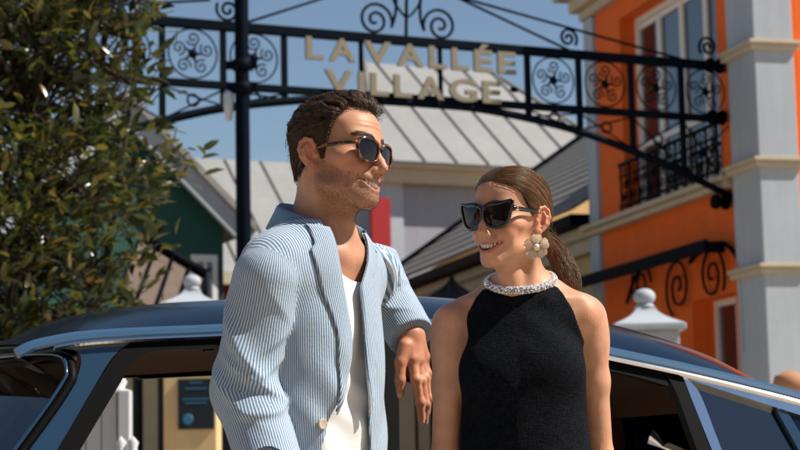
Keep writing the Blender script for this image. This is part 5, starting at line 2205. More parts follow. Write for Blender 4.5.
# eyebrows
rg = np.random.default_rng(8)
br = []
for sx in (-1, 1):
    for i in range(260):
        u = rg.random()
        x = 0.010 + 0.040 * u
        z = 0.0215 + 0.006 * math.sin(u * 2.4) + rg.normal() * 0.0022
        y = 0.0985 - 0.33 * max(0, x - 0.012) - 6.5 * max(0, x - 0.03) ** 2 * 4
        p0 = np.array((x * sx, y, z))
        d = np.array((0.8 * sx, -0.35 * (x > 0.02) * 1.2, 0.35 - 0.5 * u))
        d /= np.linalg.norm(d)
        br.append([p0 + d * 0.009 * t + np.array((0, 0.0012 * math.sin(t * 3), 0)) for t in np.linspace(0, 1, 4)])
br = np.array(br)
q = br.reshape(-1, 3).astype(np.float32)
dd = head_sdf(q, MALE, ears=False)
nn = normals(q.astype(float), lambda p: head_sdf(p, MALE, ears=False))
q = q - nn * (dd - 0.0012)[:, None]
q = to_world(q, MH).reshape(br.shape)
strands('eyebrow', q[:260], 0.00035, man, M_HAIR_M, 0.3)
strands('eyebrow', q[260:], 0.00035, man, M_HAIR_M, 0.3)


# ------------------------------------------------------------------ sunglasses
def lens_outline(kind_, n=56):
    """(x, z) outline around lens centre, metres, for the +x eye"""
    out = []
    if kind_ == 'round':
        for i in range(n):
            a = 2 * math.pi * i / n
            c, s = math.cos(a), math.sin(a)
            rx = 0.0244
            x = rx * math.copysign(abs(c) ** 0.74, c)
            z = 0.0212 * math.copysign(abs(s) ** (0.66 if s > 0 else 0.86), s)
            z += 0.0018 * (s > 0) * abs(c) * (1 if c > 0 else 0.4)
            out.append((x * (1 + 0.06 * (s > 0)), z))
    else:
        pts = [(-0.0265, 0.004), (-0.0240, 0.0155), (-0.010, 0.0200), (0.010, 0.0215), (0.0285, 0.0270), (0.0335, 0.0225), (0.0300, 0.006), (0.0240, -0.0125), (0.0120, -0.0225), (-0.0050, -0.0235), (-0.0190, -0.0165), (-0.0255, -0.006)]
        out = [(p[0] * 1.06, p[1] * 1.06) for p in spline([(x, 0, z) for x, z in pts], n, True)[:, [0, 2]]]
    return out


def sunglasses(name, H, kind_, label, frame_mat, lens_mat, cx, cz, yf, temple_z, emblem=None, rim=0.0026, ear_y=-0.014, tx=0.072, th=0.0042):
    o = thing(name, to_world((0, yf, cz), H), label, 'sunglasses')
    wrap = 7.0 if kind_ == 'round' else 5.2

    def P3(x, z, dy=0.0):
        return to_world((x, yf - wrap * x * x * 0.55 + dy - 0.10 * (z - cz) * -1 * 0.6, z), H)
    fr = bmesh.new()
    pts_o = lens_outline(kind_)
    for sx in (-1, 1):
        n = len(pts_o)
        rings = []
        for (x, z) in pts_o:
            l = math.hypot(x, z)
            ux, uz = x / l, z / l
            thick = rim * (1.0 + (0.9 * max(0, uz) if kind_ == 'cat' else 0.35 * max(0, uz)))
            prof = [(-0.0006, 0.0026), (thick * 0.35, 0.0034), (thick * 1.6, 0.0030), (thick * 2.0, 0.0008), (thick * 1.8, -0.0022), (-0.0004, -0.0022)]
            ring = []
            for (r, dy) in prof:
                xx, zz = x + ux * r, z + uz * r
                ring.append(fr.verts.new(Vector(P3((cx + xx) * sx, cz + zz, dy))))
            rings.append(ring)
        m = len(prof)
        for i in range(n):
            a, b = rings[i], rings[(i + 1) % n]
            for k in range(m):
                f = fr.faces.new((a[k], a[(k + 1) % m], b[(k + 1) % m], b[k]))
                f.smooth = True
    inner = min(p[0] for p in pts_o)
    bridge = [Vector(P3(x, cz + 0.007 + 0.0035 * math.cos(x / (cx + inner) * 1.4), 0.0008)) for x in np.linspace(-(cx + inner), cx + inner, 9)]
    tube(fr, bridge, [0.0034] + [0.0030] * 7 + [0.0034], 8)
    bmesh.ops.recalc_face_normals(fr, faces=fr.faces[:])
    put('frame', fr, frame_mat, o)
    for sx in (-1, 1):
        b = bmesh.new()
        c = b.verts.new(Vector(P3(cx * sx, cz, 0.0012)))
        prev = [c]
        loops = []
        for f_ in (0.35, 0.7, 1.0):
            loops.append([b.verts.new(Vector(P3((cx + x * f_) * sx, cz + z * f_, 0.0012 - 0.0012 * f_ * f_))) for x, z in pts_o])
        n = len(pts_o)
        for i in range(n):
            b.faces.new((c, loops[0][i], loops[0][(i + 1) % n]))
            for q in (0, 1):
                b.faces.new((loops[q][i], loops[q + 1][i], loops[q + 1][(i + 1) % n], loops[q][(i + 1) % n]))
        bmesh.ops.recalc_face_normals(b, faces=b.faces[:])
        put('lens', b, lens_mat, o, smooth=True)
        # temple
        outx = max(p[0] for p in pts_o) + cx + rim * 1.4
        zt = cz + temple_z
        hp_ = np.array((outx, yf - wrap * outx * outx * 0.55, zt))
        path = [hp_ + np.array((-0.004, 0.002, 0)), hp_ + np.array((0.0035, -0.003, 0)), np.array((max(tx, outx) * 0.995, yf - 0.055, zt - 0.0005)), np.array((tx + 0.0015, ear_y + 0.02, zt - 0.0025)), np.array((tx - 0.001, ear_y - 0.004, zt - 0.006)), np.array((tx - 0.002, ear_y - 0.022, zt - 0.022)), np.array((tx - 0.004, ear_y - 0.030, zt - 0.036))]
        path = spline(path, 26)
        b = bmesh.new()
        rings = []
        for i, p in enumerate(path):
            u = i / 25
            hgt = th * (1.0 - 0.45 * min(1, u / 0.5)) + 0.0012
            if kind_ == 'cat':
                hgt = th * (1.9 - 1.4 * min(1, u / 0.6))
            wid_ = 0.0016
            ring = [b.verts.new(Vector(to_world((p[0] * sx + a * wid_, p[1], p[2] + c_ * hgt), H))) for a, c_ in ((-1, -0.8), (1, -0.8), (1.25, 0), (1, 0.8), (-1, 0.8), (-1.25, 0))]
            rings.append(ring)
        for a, c_ in zip(rings[:-1], rings[1:]):
            for k in range(6):
                f = b.faces.new((a[k], a[(k + 1) % 6], c_[(k + 1) % 6], c_[k]))
                f.smooth = True
        b.faces.new(rings[0])
        b.faces.new(rings[-1])
        bmesh.ops.recalc_face_normals(b, faces=b.faces[:])
        put('temple', b, frame_mat, o)
        if emblem:
            e = bmesh.new()
            base = path[5]
            for q, (dy, hand) in enumerate(((0.0026, 1), (-0.0026, -1))):
                arc = []
                for a in np.linspace(R(50), R(310), 16):
                    arc.append(Vector(to_world(((base[0] + 0.0026) * sx, base[1] + dy + hand * 0.0050 * math.cos(a), base[2] + 0.0050 * math.sin(a)), H)))
                tube(e, arc, 0.0011, 6)
            put('emblem', e, emblem, o)
    return o


def tortoise():
    m = mat('tortoiseshell', (0.02, 0.008, 0.004), 0.16, coat=0.6)
    nt = m.node_tree
    n = nt.nodes.new('ShaderNodeTexNoise')
    n.inputs['Scale'].default_value = 95
    n.inputs['Detail'].default_value = 2
    tc = nt.nodes.new('ShaderNodeTexCoord')
    nt.links.new(tc.outputs['Object'], n.inputs['Vector'])
    r = nt.nodes.new('ShaderNodeValToRGB')
    r.color_ramp.elements[0].position = 0.45
    r.color_ramp.elements[0].color = (0.012, 0.005, 0.003, 1)
    r.color_ramp.elements[1].position = 0.63
    r.color_ramp.elements[1].color = (0.24, 0.075, 0.015, 1)
    nt.links.new(n.outputs['Fac'], r.inputs['Fac'])
    nt.links.new(r.outputs['Color'], nt.nodes['Principled BSDF'].inputs['Base Color'])
    return m


M_LENS = mat('dark_lens', (0.006, 0.004, 0.004), 0.05, spec=0.45, noise=(20, 0.1))
sunglasses('sunglasses', MH, 'round', 'brown tortoiseshell sunglasses with dark lenses worn by the man', tortoise(), M_LENS, 0.0325, -0.0075, 0.1070, 0.0115, rim=0.0021, ear_y=-0.010, tx=0.0735)
# ------------------------------------------------------------------ striped jacket
def stripe_mat(name, blue, white, period=0.0055, width=0.50):
    m = bpy.data.materials.new(name)
    m.use_nodes = True
    nt = m.node_tree
    b = nt.nodes['Principled BSDF']
    b.inputs['Roughness'].default_value = 0.85
    b.inputs['Specular IOR Level'].default_value = 0.25
    b.inputs['Sheen Weight'].default_value = 0.15
    a = nt.nodes.new('ShaderNodeAttribute')
    a.attribute_name = 'su'
    tc = nt.nodes.new('ShaderNodeTexCoord')
    nz = nt.nodes.new('ShaderNodeTexNoise')
    nz.inputs['Scale'].default_value = 45
    nt.links.new(tc.outputs['Object'], nz.inputs['Vector'])

    def M(op, x, y, clamp=False):
        n = nt.nodes.new('ShaderNodeMath')
        n.operation = op
        n.use_clamp = clamp
        for i, v in enumerate((x, y)):
            if isinstance(v, (int, float)):
                n.inputs[i].default_value = v
            elif v is not None:
                nt.links.new(v, n.inputs[i])
        return n.outputs[0]
    s = M('ADD', M('DIVIDE', a.outputs['Fac'], period), M('MULTIPLY', nz.outputs['Fac'], 0.35))
    w = M('SINE', M('MULTIPLY', s, 2 * math.pi), None)
    f = M('ADD', M('MULTIPLY', w, 2.2), 0.5 + (width - 0.5) * 4, True)
    nf = nt.nodes.new('ShaderNodeTexNoise')
    nf.inputs['Scale'].default_value = 900
    nt.links.new(tc.outputs['Object'], nf.inputs['Vector'])
    f = M('MULTIPLY', f, M('ADD', M('MULTIPLY', nf.outputs['Fac'], 0.5), 0.70), True)
    x = nt.nodes.new('ShaderNodeMix')
    x.data_type = 'RGBA'
    x.inputs['A'].default_value = (*white, 1)
    x.inputs['B'].default_value = (*blue, 1)
    nt.links.new(f, x.inputs['Factor'])
    nt.links.new(x.outputs['Result'], b.inputs['Base Color'])
    # pucker of the weave
    n2 = nt.nodes.new('ShaderNodeTexNoise')
    n2.inputs['Scale'].default_value = 170
    nt.links.new(tc.outputs['Object'], n2.inputs['Vector'])
    h = M('ADD', M('MULTIPLY', w, 0.45), n2.outputs['Fac'])
    bp = nt.nodes.new('ShaderNodeBump')
    bp.inputs['Strength'].default_value = 0.55
    bp.inputs['Distance'].default_value = 0.0012
    nt.links.new(h, bp.inputs['Height'])
    nt.links.new(bp.outputs['Normal'], b.inputs['Normal'])
    return m


M_STRIPE = stripe_mat('seersucker', (0.082, 0.20, 0.36), (0.55, 0.59, 0.63))
M_COLLAR = stripe_mat('seersucker_collar', (0.075, 0.20, 0.37), (0.30, 0.42, 0.52), 0.0045, 0.6)
M_SHIRT = mat('white_cotton', (0.80, 0.80, 0.79), 0.9, spec=0.2, bump=(700, 0.35, 0.0006), noise=(25, 0.02))

JSR = M_SHR + np.array(MAN_L) * -0.006
JSL = M_SHL + np.array(MAN_L) * 0.004
cuff_dir = (M_WRL - M_ELL) / np.linalg.norm(M_WRL - M_ELL)
CUFF = M_WRL + cuff_dir * 0.004


def seg_uv(P, a, b):
    ba = b - a
    L = np.linalg.norm(ba)
    ba = ba / L
    pa = P - a
    t = pa @ ba
    ref = np.array((0.0, -1.0, 0.15))
    e1 = ref - ba * (ref @ ba)
    e1 /= np.linalg.norm(e1)
    e2 = np.cross(ba, e1)
    return t, np.arctan2(pa @ e2, pa @ e1), L


def fold(t, th, t0, th0, slope, wid, ln, amp):
    dth = np.angle(np.exp(1j * (th - th0)))
    q = (t - t0 - slope * dth) / wid
    return amp * np.exp(-np.where(q < 0, 0.55 * np.abs(q) ** 1.3, 2.2 * q * q)) * np.exp(-(dth / ln) ** 2)


def sleeve_r(P):
    d = chain(P, [JSR, M_ELR, M_WRR], [0.068, 0.066, 0.060], 0.03)
    t, th, L = seg_uv(P, JSR, M_ELR)
    # th = 0 faces the camera; positive towards picture ...
    w = 0
    for t0, th0, sl, wi, ln, am in (
            (0.130, 0.35, -0.050, 0.020, 0.85, 0.015), (0.175, -0.10, -0.030, 0.016, 0.80, 0.014), (0.205, 0.55, -0.045, 0.016, 0.70, 0.012), (0.225, -0.55, 0.030, 0.015, 0.6, 0.010),
            (0.085, 0.80, -0.07, 0.020, 0.6, 0.009), (0.10, -0.8, 0.06, 0.018, 0.6, 0.007), (0.035, -0.5, -0.05, 0.020, 0.6, 0.004), (0.150, -0.75, 0.05, 0.014, 0.5, 0.008)):
        w = w + fold(t, th, t0, th0, sl, wi, ln, am)
    return d - w + 0.004


def sleeve_l(P):
    d = chain(P, [JSL, M_ELL, CUFF + cuff_dir * 0.05], [0.074, 0.062, 0.050], 0.03)
    t, th, L = seg_uv(P, M_ELL, CUFF)
    w = 0
    for t0, th0, sl, wi, ln, am in ((0.05, 0.0, 0.03, 0.012, 1.0, 0.006), (0.085, 0.5, -0.04, 0.012, 1.0, 0.006), (0.12, -0.4, 0.04, 0.011, 0.9, 0.0055), (0.155, 0.6, -0.03, 0.010, 0.9, 0.005), (0.02, -0.6, 0.03, 0.012, 0.9, 0.006), (0.185, -0.2, 0.02, 0.01, 0.9, 0.003)):
        w = w + fold(t, th, t0, th0, sl, wi, ln, am)
    d = d - w + 0.003
    return smax(d, (P - CUFF) @ cuff_dir.astype(np.float32), 0.004)


def jtorso(Q):
    S = Q.copy()
    S[:, 0] = np.where(S[:, 0] > 0, S[:, 0] * 1.25, -S[:, 0])
    d = ell(Q, (-0.012, 0.002, -0.19), (0.136, 0.098, 0.27))
    d = smin(d, cap(S, (0, -0.008, -0.042), (0.140, -0.010, -0.066), 0.060, 0.060), 0.05)
    d = smin(d, ell(Q, (-0.014, 0.002, -0.46), (0.134, 0.100, 0.42)), 0.06)
    d = smin(d, chain(S, [(0, -0.022, -0.022), (0.055, -0.022, -0.038), (0.125, -0.012, -0.052)], [0.050, 0.050, 0.048], 0.03), 0.05)
    # cloth drape: soft vertical folds and pull lines towards the button
    x, y, z = Q[:, 0], Q[:, 1], Q[:, 2]
    w = 0.0045 * np.sin(x * 46 + 7 * np.sin(z * 7) + 0.8) * sstep(-0.05, -0.30, z) * sstep(0.0, 0.06, np.abs(x))
    w += 0.0040 * np.sin((z * 0.9 + x * 1.3) * 62) * gauss(Q, (-0.10, 0.12, -0.34), (0.09, 0.10, 0.10))
    w += 0.0012 * np.sin((z - x * 0.8) * 75 + 1) * gauss(Q, (-0.13, 0.07, -0.10), (0.06, 0.10, 0.08))
    return d - w


OPEN = [(-0.70, -0.150, 0.03), (-0.39, -0.106, 0.000), (-0.33, -0.086, -0.008), (-0.27, -0.068, -0.014), (-0.20, -0.056, -0.018), (-0.10, -0.064, -0.016), (-0.05, -0.066, 0.024), (0.0, -0.064, 0.052), (0.06, -0.066, 0.066)]
oz = [p[0] for p in OPEN]
o_r = lambda z: np.interp(z, oz, [p[1] for p in OPEN])
o_l = lambda z: np.interp(z, oz, [p[2] for p in OPEN])
JTH = 0.0052


def jacket_out(P):
    Q = to_local(P, MT)
    t = jtorso(Q)
    d = smin(t, sleeve_r(P), 0.006)
    d = smin(d, sleeve_l(P), 0.012)
    return d


def jacket(P):
    Q = to_local(P, MT)
    d = jacket_out(P)
    sh = np.maximum(d, -(d + JTH + 0.006 * sstep(-0.44, -0.50, Q[:, 2])))
    z = Q[:, 2]
    cut = np.maximum(np.maximum(o_r(z) - Q[:, 0], Q[:, 0] - o_l(z)), 0.0 - Q[:, 1])
    sh = smax(sh, -cut * 0.9, 0.003)
    # neck hole
    nk = np.sqrt((Q[:, 0] / 0.072) ** 2 + ((Q[:, 1] - 0.004) / 0.074) ** 2) * 0.072 - 0.072
    sh = smax(sh, -np.maximum(nk, -0.075 - z), 0.003)
    sh = np.maximum(sh, z - 0.030)
    sh = np.maximum(sh, -0.70 - z)
    return sh


jx0, jx1 = float(min(M_SHR[0], M_ELR[0]) - 0.12), float(max(CUFF[0], M_SHL[0]) + 0.09)
jy0, jy1 = float(min(M_SHR[1], tw(0, 0.16, 0)[1]) - 0.10), float(M_ELL[1] + 0.09)
xs = gridax(jx0, jx1, 0.0027)
ys = gridax(jy0, jy1, 0.0027)
zs = gridax(MN.z - 0.71, MN.z + 0.09, 0.006, [(MN.z - 0.50, MN.z + 0.09, 0.0027)])
V, Q = surface(jacket, xs, ys, zs)
V = relax(V, Q, 2, 0.4)
me = quadmesh('jacket', V, Q)


def stripe_coord(me, V, Q):
    """per corner coordinate across the stripes; each face belongs to one cloth panel"""
    C = V[Q].mean(1).astype(np.float32)
    dt, dr, dl = jtorso(to_local(C, MT)), sleeve_r(C), sleeve_l(C)
    reg = np.argmin(np.stack([dt, dr, dl]), axis=0)
    Pc = V[Q.ravel()]
    L = to_local(Pc.astype(np.float32), MT).astype(float)
    x, y, z = L.T
    # torso: distance round the body, turning into straight left-right near the shoulders
    per = 0.185 * np.arctan2(x, (y + 0.02) * 1.30)
    front = np.where(y > -0.02, x, np.sign(x) * 0.40 - x)
    k = sstep(-0.16, -0.05, z)
    lean = 0.10 * (z + 0.2) * np.sign(x) * 0
    su_t = per * (1 - k) + front * 1.05 * k + lean
    t, th, Ls = seg_uv(Pc, JSR, M_ELR)
    t2, th2, _ = seg_uv(Pc, M_ELR, M_WRR)
    su_r = np.where(np.repeat((seg_uv(C.astype(float), JSR, M_ELR)[0] > Ls * 0.97), 4), 0.064 * th2, 0.070 * th)
    t3, th3, _ = seg_uv(Pc, M_ELL, CUFF)
    t4, th4, _ = seg_uv(Pc, JSL, M_ELL)
    su_l = np.where(t3 < 0.01, 0.066 * th4, 0.060 * th3)
    rc = np.repeat(reg, 4)
    su_l = np.where(np.repeat(seg_uv(C.astype(float), JSL, M_ELL)[0] < 0.10, 4) & (t3 < 0.03), Pc[:, 0] * 1.1, su_l)
    # keep each quad on one side of the wrap
    su = np.where(rc == 0, su_t, np.where(rc == 1, su_r, su_l)).reshape(-1, 4)
    rng = su.max(1) - su.min(1)
    su[rng > 0.05] = su[rng > 0.05][:, :1]
    a = me.attributes.new('su', 'FLOAT', 'CORNER')
    a.data.foreach_set('value', su.ravel().astype(np.float32))


stripe_coord(me, V, Q)
jk = put('jacket', me, M_STRIPE, man)


def on_jacket(x, z, lift):
    """torso-local front surface point of the jacket at (x, z)"""
    x, z = np.asarray(x, float), np.asarray(z, float)
    ysamp = np.linspace(0.24, -0.02, 90)
    best = np.full(x.shape, 0.0)
    done = np.zeros(x.shape, bool)
    for yv in ysamp:
        q = np.stack([x, np.full(x.shape, yv), z], -1)
        d = jtorso(q.reshape(-1, 3).astype(np.float32)).reshape(x.shape)
        hit = (d < 0) & ~done
        best[hit] = yv
        done |= hit
    lo, hi = best.copy(), best + (ysamp[0] - ysamp[1])
    for _ in range(12):
        mid = (lo + hi) / 2
        q = np.stack([x, mid, z], -1)
        d = jtorso(q.reshape(-1, 3).astype(np.float32)).reshape(x.shape)
        lo = np.where(d < 0, mid, lo)
        hi = np.where(d < 0, hi, mid)
    best = (lo + hi) / 2
    return np.stack([x, best + lift, z], -1)


def sheet(name, G, parent, material, su, th=0.004, flip=False):
    """G (n, m, 3) torso-local grid -> thin solid sheet in world space"""
    n, m, _ = G.shape
    du = np.gradient(G, axis=0)
    dv = np.gradient(G, axis=1)
    N = np.cross(du, dv)
    N /= np.linalg.norm(N, axis=2, keepdims=True) + 1e-9
    if flip:
        N = -N
    A = to_world(G.reshape(-1, 3), MT)
    B = to_world((G - N * th).reshape(-1, 3), MT)
    V = np.concatenate([A, B])
    i, j = np.meshgrid(np.arange(n - 1), np.arange(m - 1), indexing='ij')
    a = (i * m + j).ravel()
    q = np.stack([a, a + m, a + m + 1, a + 1], -1)
    if flip:
        q = q[:, ::-1]
    F = [q, q[:, ::-1] + n * m]
    ed = []
    border = [(k, 0) for k in range(n)] + [(n - 1, k) for k in range(1, m)] + [(k, m - 1) for k in range(n - 2, -1, -1)] + [(0, k) for k in range(m - 2, 0, -1)]
    bi = np.array([p[0] * m + p[1] for p in border])
    bj = np.roll(bi, -1)
    ed = np.stack([bi, bj, bj + n * m, bi + n * m], -1)
    if not flip:
        ed = ed[:, ::-1]
    Qs = np.concatenate(F + [ed])
    me = quadmesh(name, V, Qs)
    s = np.concatenate([su.ravel(), su.ravel()])
    a = me.attributes.new('su', 'FLOAT', 'CORNER')
    a.data.foreach_set('value', s[Qs.ravel()].astype(np.float32))
    return put(name, me, material, parent)


def lapel(sign):
    n, m = 46, 14
    zt, zb = 0.012, -0.335
    Z = np.linspace(zt, zb, n)
    wid = np.interp(Z, [zb, -0.25, -0.12, -0.055, -0.045, zt], [0.003, 0.026, 0.046, 0.058, 0.046, 0.040])
    edge = (o_r(Z) + 0.004) if sign < 0 else (o_l(Z) - 0.004)
    v = np.linspace(0, 1, m)
    X = edge[:, None] + sign * wid[:, None] * v[None]
    ZZ = Z[:, None] + 0.030 * v[None] ** 1.0 * np.interp(Z, [zb, -0.06, zt], [0.2, 0.8, 0.2])[:, None]
    G = on_jacket(X, ZZ, 0.0)
    roll = 0.0018 * np.sin(np.clip(v, 0, 1) * math.pi) ** 0.6 * np.ones_like(X) + 0.0030
    G[..., 1] += roll
    G[:, 0, 1] -= 0.002
    su = 1.5 * wid[:, None] * v[None] + 0.03 * Z[:, None]
    return sheet('lapel', G, jk, M_STRIPE, su, 0.002, flip=(sign < 0))


lapel(-1)
lapel(1)
# collar: folded leaf round the neck
n, m = 60, 12
ang = np.linspace(R(-128), R(128), n)           # 0 = back
G = np.empty((n, m, 3))
su = np.empty((n, m))
for i, a in enumerate(ang):
    back = math.cos(a / 2) ** 2
    rx, ry = 0.077, 0.075
    ztop = 0.010 + 0.068 * back
    cx_, cy_ = rx * math.sin(a), -0.004 - ry * math.cos(a)
    ox_, oy_ = math.sin(a), -math.cos(a)
    for j in range(m):
        v = j / (m - 1)
        if v < 0.35:
            u = v / 0.35
            r, z = -0.002 + 0.004 * u, ztop - 0.035 * (1 - u)
        else:
            u = (v - 0.35) / 0.65
            r, z = 0.004 + 0.004 * math.sin(min(1, u * 3) * 1.57) + 0.024 * u, ztop + 0.004 * math.sin(min(1, u * 4) * 3.14) - 0.046 * u
        G[i, j] = (cx_ + ox_ * r, cy_ + oy_ * r, z)
        su[i, j] = a * 0.085
sheet('collar', G, jk, M_COLLAR, su, 0.003, flip=True)
# buttons on the near front edge
M_BUTTON = mat('horn_button', (0.50, 0.42, 0.33), 0.35, noise=(120, 0.2))
for k, z in enumerate((-0.352, -0.47)):
    x = float(o_r(z)) - 0.016
    p = on_jacket([x], [z], 0.003)[0]
    e = 0.004
    pu, pv = on_jacket([x + e], [z], 0.003)[0], on_jacket([x], [z + e], 0.003)[0]
    nrm = np.cross(pv - p, pu - p)
    nrm /= np.linalg.norm(nrm)
    if nrm[1] < 0:
        nrm = -nrm
    nw = Vector(MT[0] @ nrm)
    M = Matrix.Translation(Vector(to_world(p, MT))) @ nw.to_track_quat('Z', 'Y').to_matrix().to_4x4()
    b = bmesh.new()
    lathe(b, [(0.0, 0.0), (0.0100, 0.0), (0.0104, 0.002), (0.0092, 0.0036), (0.0075, 0.0028), (0.0, 0.0026)], M, 20)
    put('button', b, M_BUTTON, jk)

# white vest under the jacket
def vest(P):
    Q = to_local(P, MT)
    x, y, z = Q.T
    d = man_torso(Q, 0.012)
    w = 0.0022 * np.sin(z * 60 + x * 50 + 2 * np.sin(z * 21)) * sstep(-0.15, -0.3, z)
    w += 0.003 * np.sin(x * 75 + 3 * np.sin(z * 11)) * sstep(-0.12, -0.2, z)
    d = d - w
    d = np.maximum(d, -(d + 0.007))
    neck = z - (-0.086 + 6.5 * x * x - 0.06 * (y < 0))
    d = smax(d, neck * 0.8, 0.003)
    d = np.maximum(d, jacket_out(P) + 0.011)
    return np.maximum(d, -0.62 - z)


xs = gridax(tw(-0.2, 0, 0)[0] - 0.12, tw(0.2, 0, 0)[0] + 0.12, 0.0036)
ys = gridax(tw(-0.2, 0, 0)[1] - 0.12, tw(0.2, 0, 0)[1] + 0.12, 0.0036)
zs = gridax(MN.z - 0.63, MN.z - 0.03, 0.004)
V, Q = surface(vest, xs, ys, zs)
put('vest', quadmesh('vest', relax(V, Q, 1, 0.4), Q), M_SHIRT, man)


def trousers(P):
    d = ell(to_local(P, MT), (0, -0.01, -0.60), (0.172, 0.122, 0.10))
    for s in (-1, 1):
        hip, kn, an = tw(0.085 * s, 0, -0.62), tw(0.09 * s, 0.02, -1.02), tw(0.095 * s, 0, -1.42)
        kn[2], an[2] = 0.50, 0.08
        d = smin(d, chain(P, [hip, kn, an], [0.102, 0.078, 0.070], 0.03), 0.03)
    return np.maximum(d, 0.05 - P[:, 2])


V, Q = surface(trousers, gridax(MN.x - 0.35, MN.x + 0.3, 0.012), gridax(MN.y - 0.35, MN.y + 0.3, 0.012), gridax(0.03, 1.1, 0.014))
put('trousers', quadmesh('trousers', V, Q), mat('navy_trousers', (0.03, 0.04, 0.07), 0.85, noise=(40, 0.1)), man)
# ================================================================== the woman
M_SKIN_W = skin_mat('skin_woman', (0.65, 0.335, 0.205), (0.66, 0.20, 0.12), (0.50, 0.15, 0.11), (0.05, 0.026, 0.015))
WC = at(512, 218, 3.70)
WH = pose(R(-40), R(-1), R(2), WC, 0.875)
WF = Vector((math.sin(R(-8)), -math.cos(R(-8)), 0))
WL = Vector((-WF.y, WF.x, 0))
WN_ = at(521, 288, 3.74)
WT = (np.array(Matrix((WL, WF, Z3)).transposed()), np.array(WN_), 1.0)
wom = thing('person', (WN_.x, WN_.y, 0), 'woman in black sleeveless top and cat eye sunglasses standing by the car', 'person')
ww = lambda x, y, z: to_world(np.array([x, y, z]), WT)
W_SHR, W_ELR, W_WRR = np.array(at(451, 322, 3.74)), np.array(at(445, 462, 3.76)), np.array(at(452, 580, 3.70))
W_SHL, W_ELL, W_WRL = np.array(at(588, 316, 3.76)), np.array(at(600, 460, 3.80)), np.array(at(594, 580, 3.72))


def wom_torso(Q, e=0.0):
    S = Q.copy()
    S[:, 0] = np.abs(S[:, 0])
    d = ell(Q, (0, 0.0, -0.17), (0.112, 0.082, 0.195))
    d = smin(d, cap(S, (0, -0.006, -0.050), (0.118, -0.010, -0.058), 0.040, 0.036), 0.04)
    d = smin(d, ell(S, (0.058, 0.052, -0.170), (0.056, 0.046, 0.056)), 0.03)
    d = smin(d, ell(Q, (0, 0.0, -0.35), (0.106, 0.078, 0.18)), 0.05)
    d = smin(d, ell(Q, (0, -0.008, -0.54), (0.150, 0.105, 0.17)), 0.06)
    d = smin(d, chain(S, [(0, -0.022, 0.03), (0.045, -0.022, -0.010), (0.105, -0.015, -0.040)], [0.028, 0.030, 0.027], 0.03), 0.03)
    d = smin(d, chain(S, [(0.012, 0.046, -0.038), (0.05, 0.042, -0.030), (0.115, 0.008, -0.026)], [0.007, 0.007, 0.007], 0.01), 0.018)
    return d - e


def wom_neck(P):
    a = to_world((0, -0.028, -0.045), WH)
    b = ww(0, -0.012, -0.02)
    d = cap(P, a, b, 0.0395, 0.040)
    d = smin(d, cap(P, to_world((0, 0.026, -0.100), WH), ww(0, 0.032, -0.045), 0.024, 0.020), 0.03)
    for s in (-1, 1):
        d = smin(d, cap(P, to_world((0.050 * s, -0.022, -0.045), WH), ww(0.014 * s, 0.040, -0.042), 0.011, 0.007), 0.016)
    return d


def wom_body(P):
    out = np.full(len(P), 1.0, dtype=np.float32)
    z = P[:, 2]
    m = z > WC.z - 0.20
    if m.any():
        d = head_sdf(to_local(P[m], WH), FEMALE) * WH[2]
        out[m] = smin(d, wom_neck(P[m]), 0.016)
    m = z < WC.z - 0.05
    if m.any():
        Pm = P[m]
        d = wom_torso(to_local(Pm, WT))
        for s, e, w in ((W_SHR, W_ELR, W_WRR), (W_SHL, W_ELL, W_WRL)):
            mid = s + (e - s) * 0.45
            a = chain(Pm, [s, mid, e, e + (w - e) * 0.3, w], [0.0360, 0.0300, 0.0265, 0.0285, 0.0195], 0.02)
            a = smin(a, ell(Pm, s + (e - s) * 0.16, (0.0355, 0.037, 0.060)), 0.02)
            d = smin(d, a, 0.022)
            d = smin(d, hang_hand(Pm, w, e), 0.010)
        for s in (-1, 1):
            hip, kn, an, toe = ww(0.075 * s, 0, -0.60), ww(0.08 * s, 0.01, -0.95), ww(0.085 * s, -0.01, -1.3), ww(0.09 * s, 0.13, -1.35)
            kn[2], an[2], toe[2] = 0.48, 0.10, 0.035
            d = smin(d, chain(Pm, [hip, kn, an], [0.080, 0.050, 0.034], 0.03), 0.04)
            d = smin(d, cap(Pm, an - np.array((0, 0, .05)), toe, 0.032, 0.024), 0.02)
        out[m] = np.where(z[m] > WC.z - 0.20, smin(out[m], d, 0.03), smin(d, wom_neck(Pm), 0.03))
    return out


hx, hy = WC.x, WC.y
xs = gridax(W_SHR[0] - 0.10, W_WRL[0] + 0.12, 0.0075, [(hx - 0.115, hx + 0.105, 0.0019)])
ys = gridax(3.50, 3.92, 0.0070, [(hy - 0.110, hy + 0.110, 0.0019)])
zs = gridax(0.0, WC.z + 0.115, 0.014, [(W_ELR[2] - 0.02, WC.z, 0.0060), (WC.z - 0.125, WC.z + 0.13, 0.0018), (WC.z - 0.24, WC.z - 0.11, 0.004)])
V, Q = surface(wom_body, xs, ys, zs)
V = relax(V, Q, 1, 0.35)
me = quadmesh('woman_body', V, Q)
L = to_local(V.astype(np.float32), WH)
headm = V[:, 2] > WC.z - 0.17


def wom_hairline(Q):
    x, y, z = np.abs(Q[:, 0]), Q[:, 1], Q[:, 2]
    yz = np.interp(y, [-0.12, -0.050, -0.036, -0.030, -0.010, 0.000, 0.010, 0.020, 0.030, 0.044, 0.060, 0.074, 0.10], [-0.070, -0.062, -0.045, -0.010, 0.024, 0.024, -0.004, 0.006, 0.026, 0.046, 0.060, 0.069, 0.078])
    return z - yz


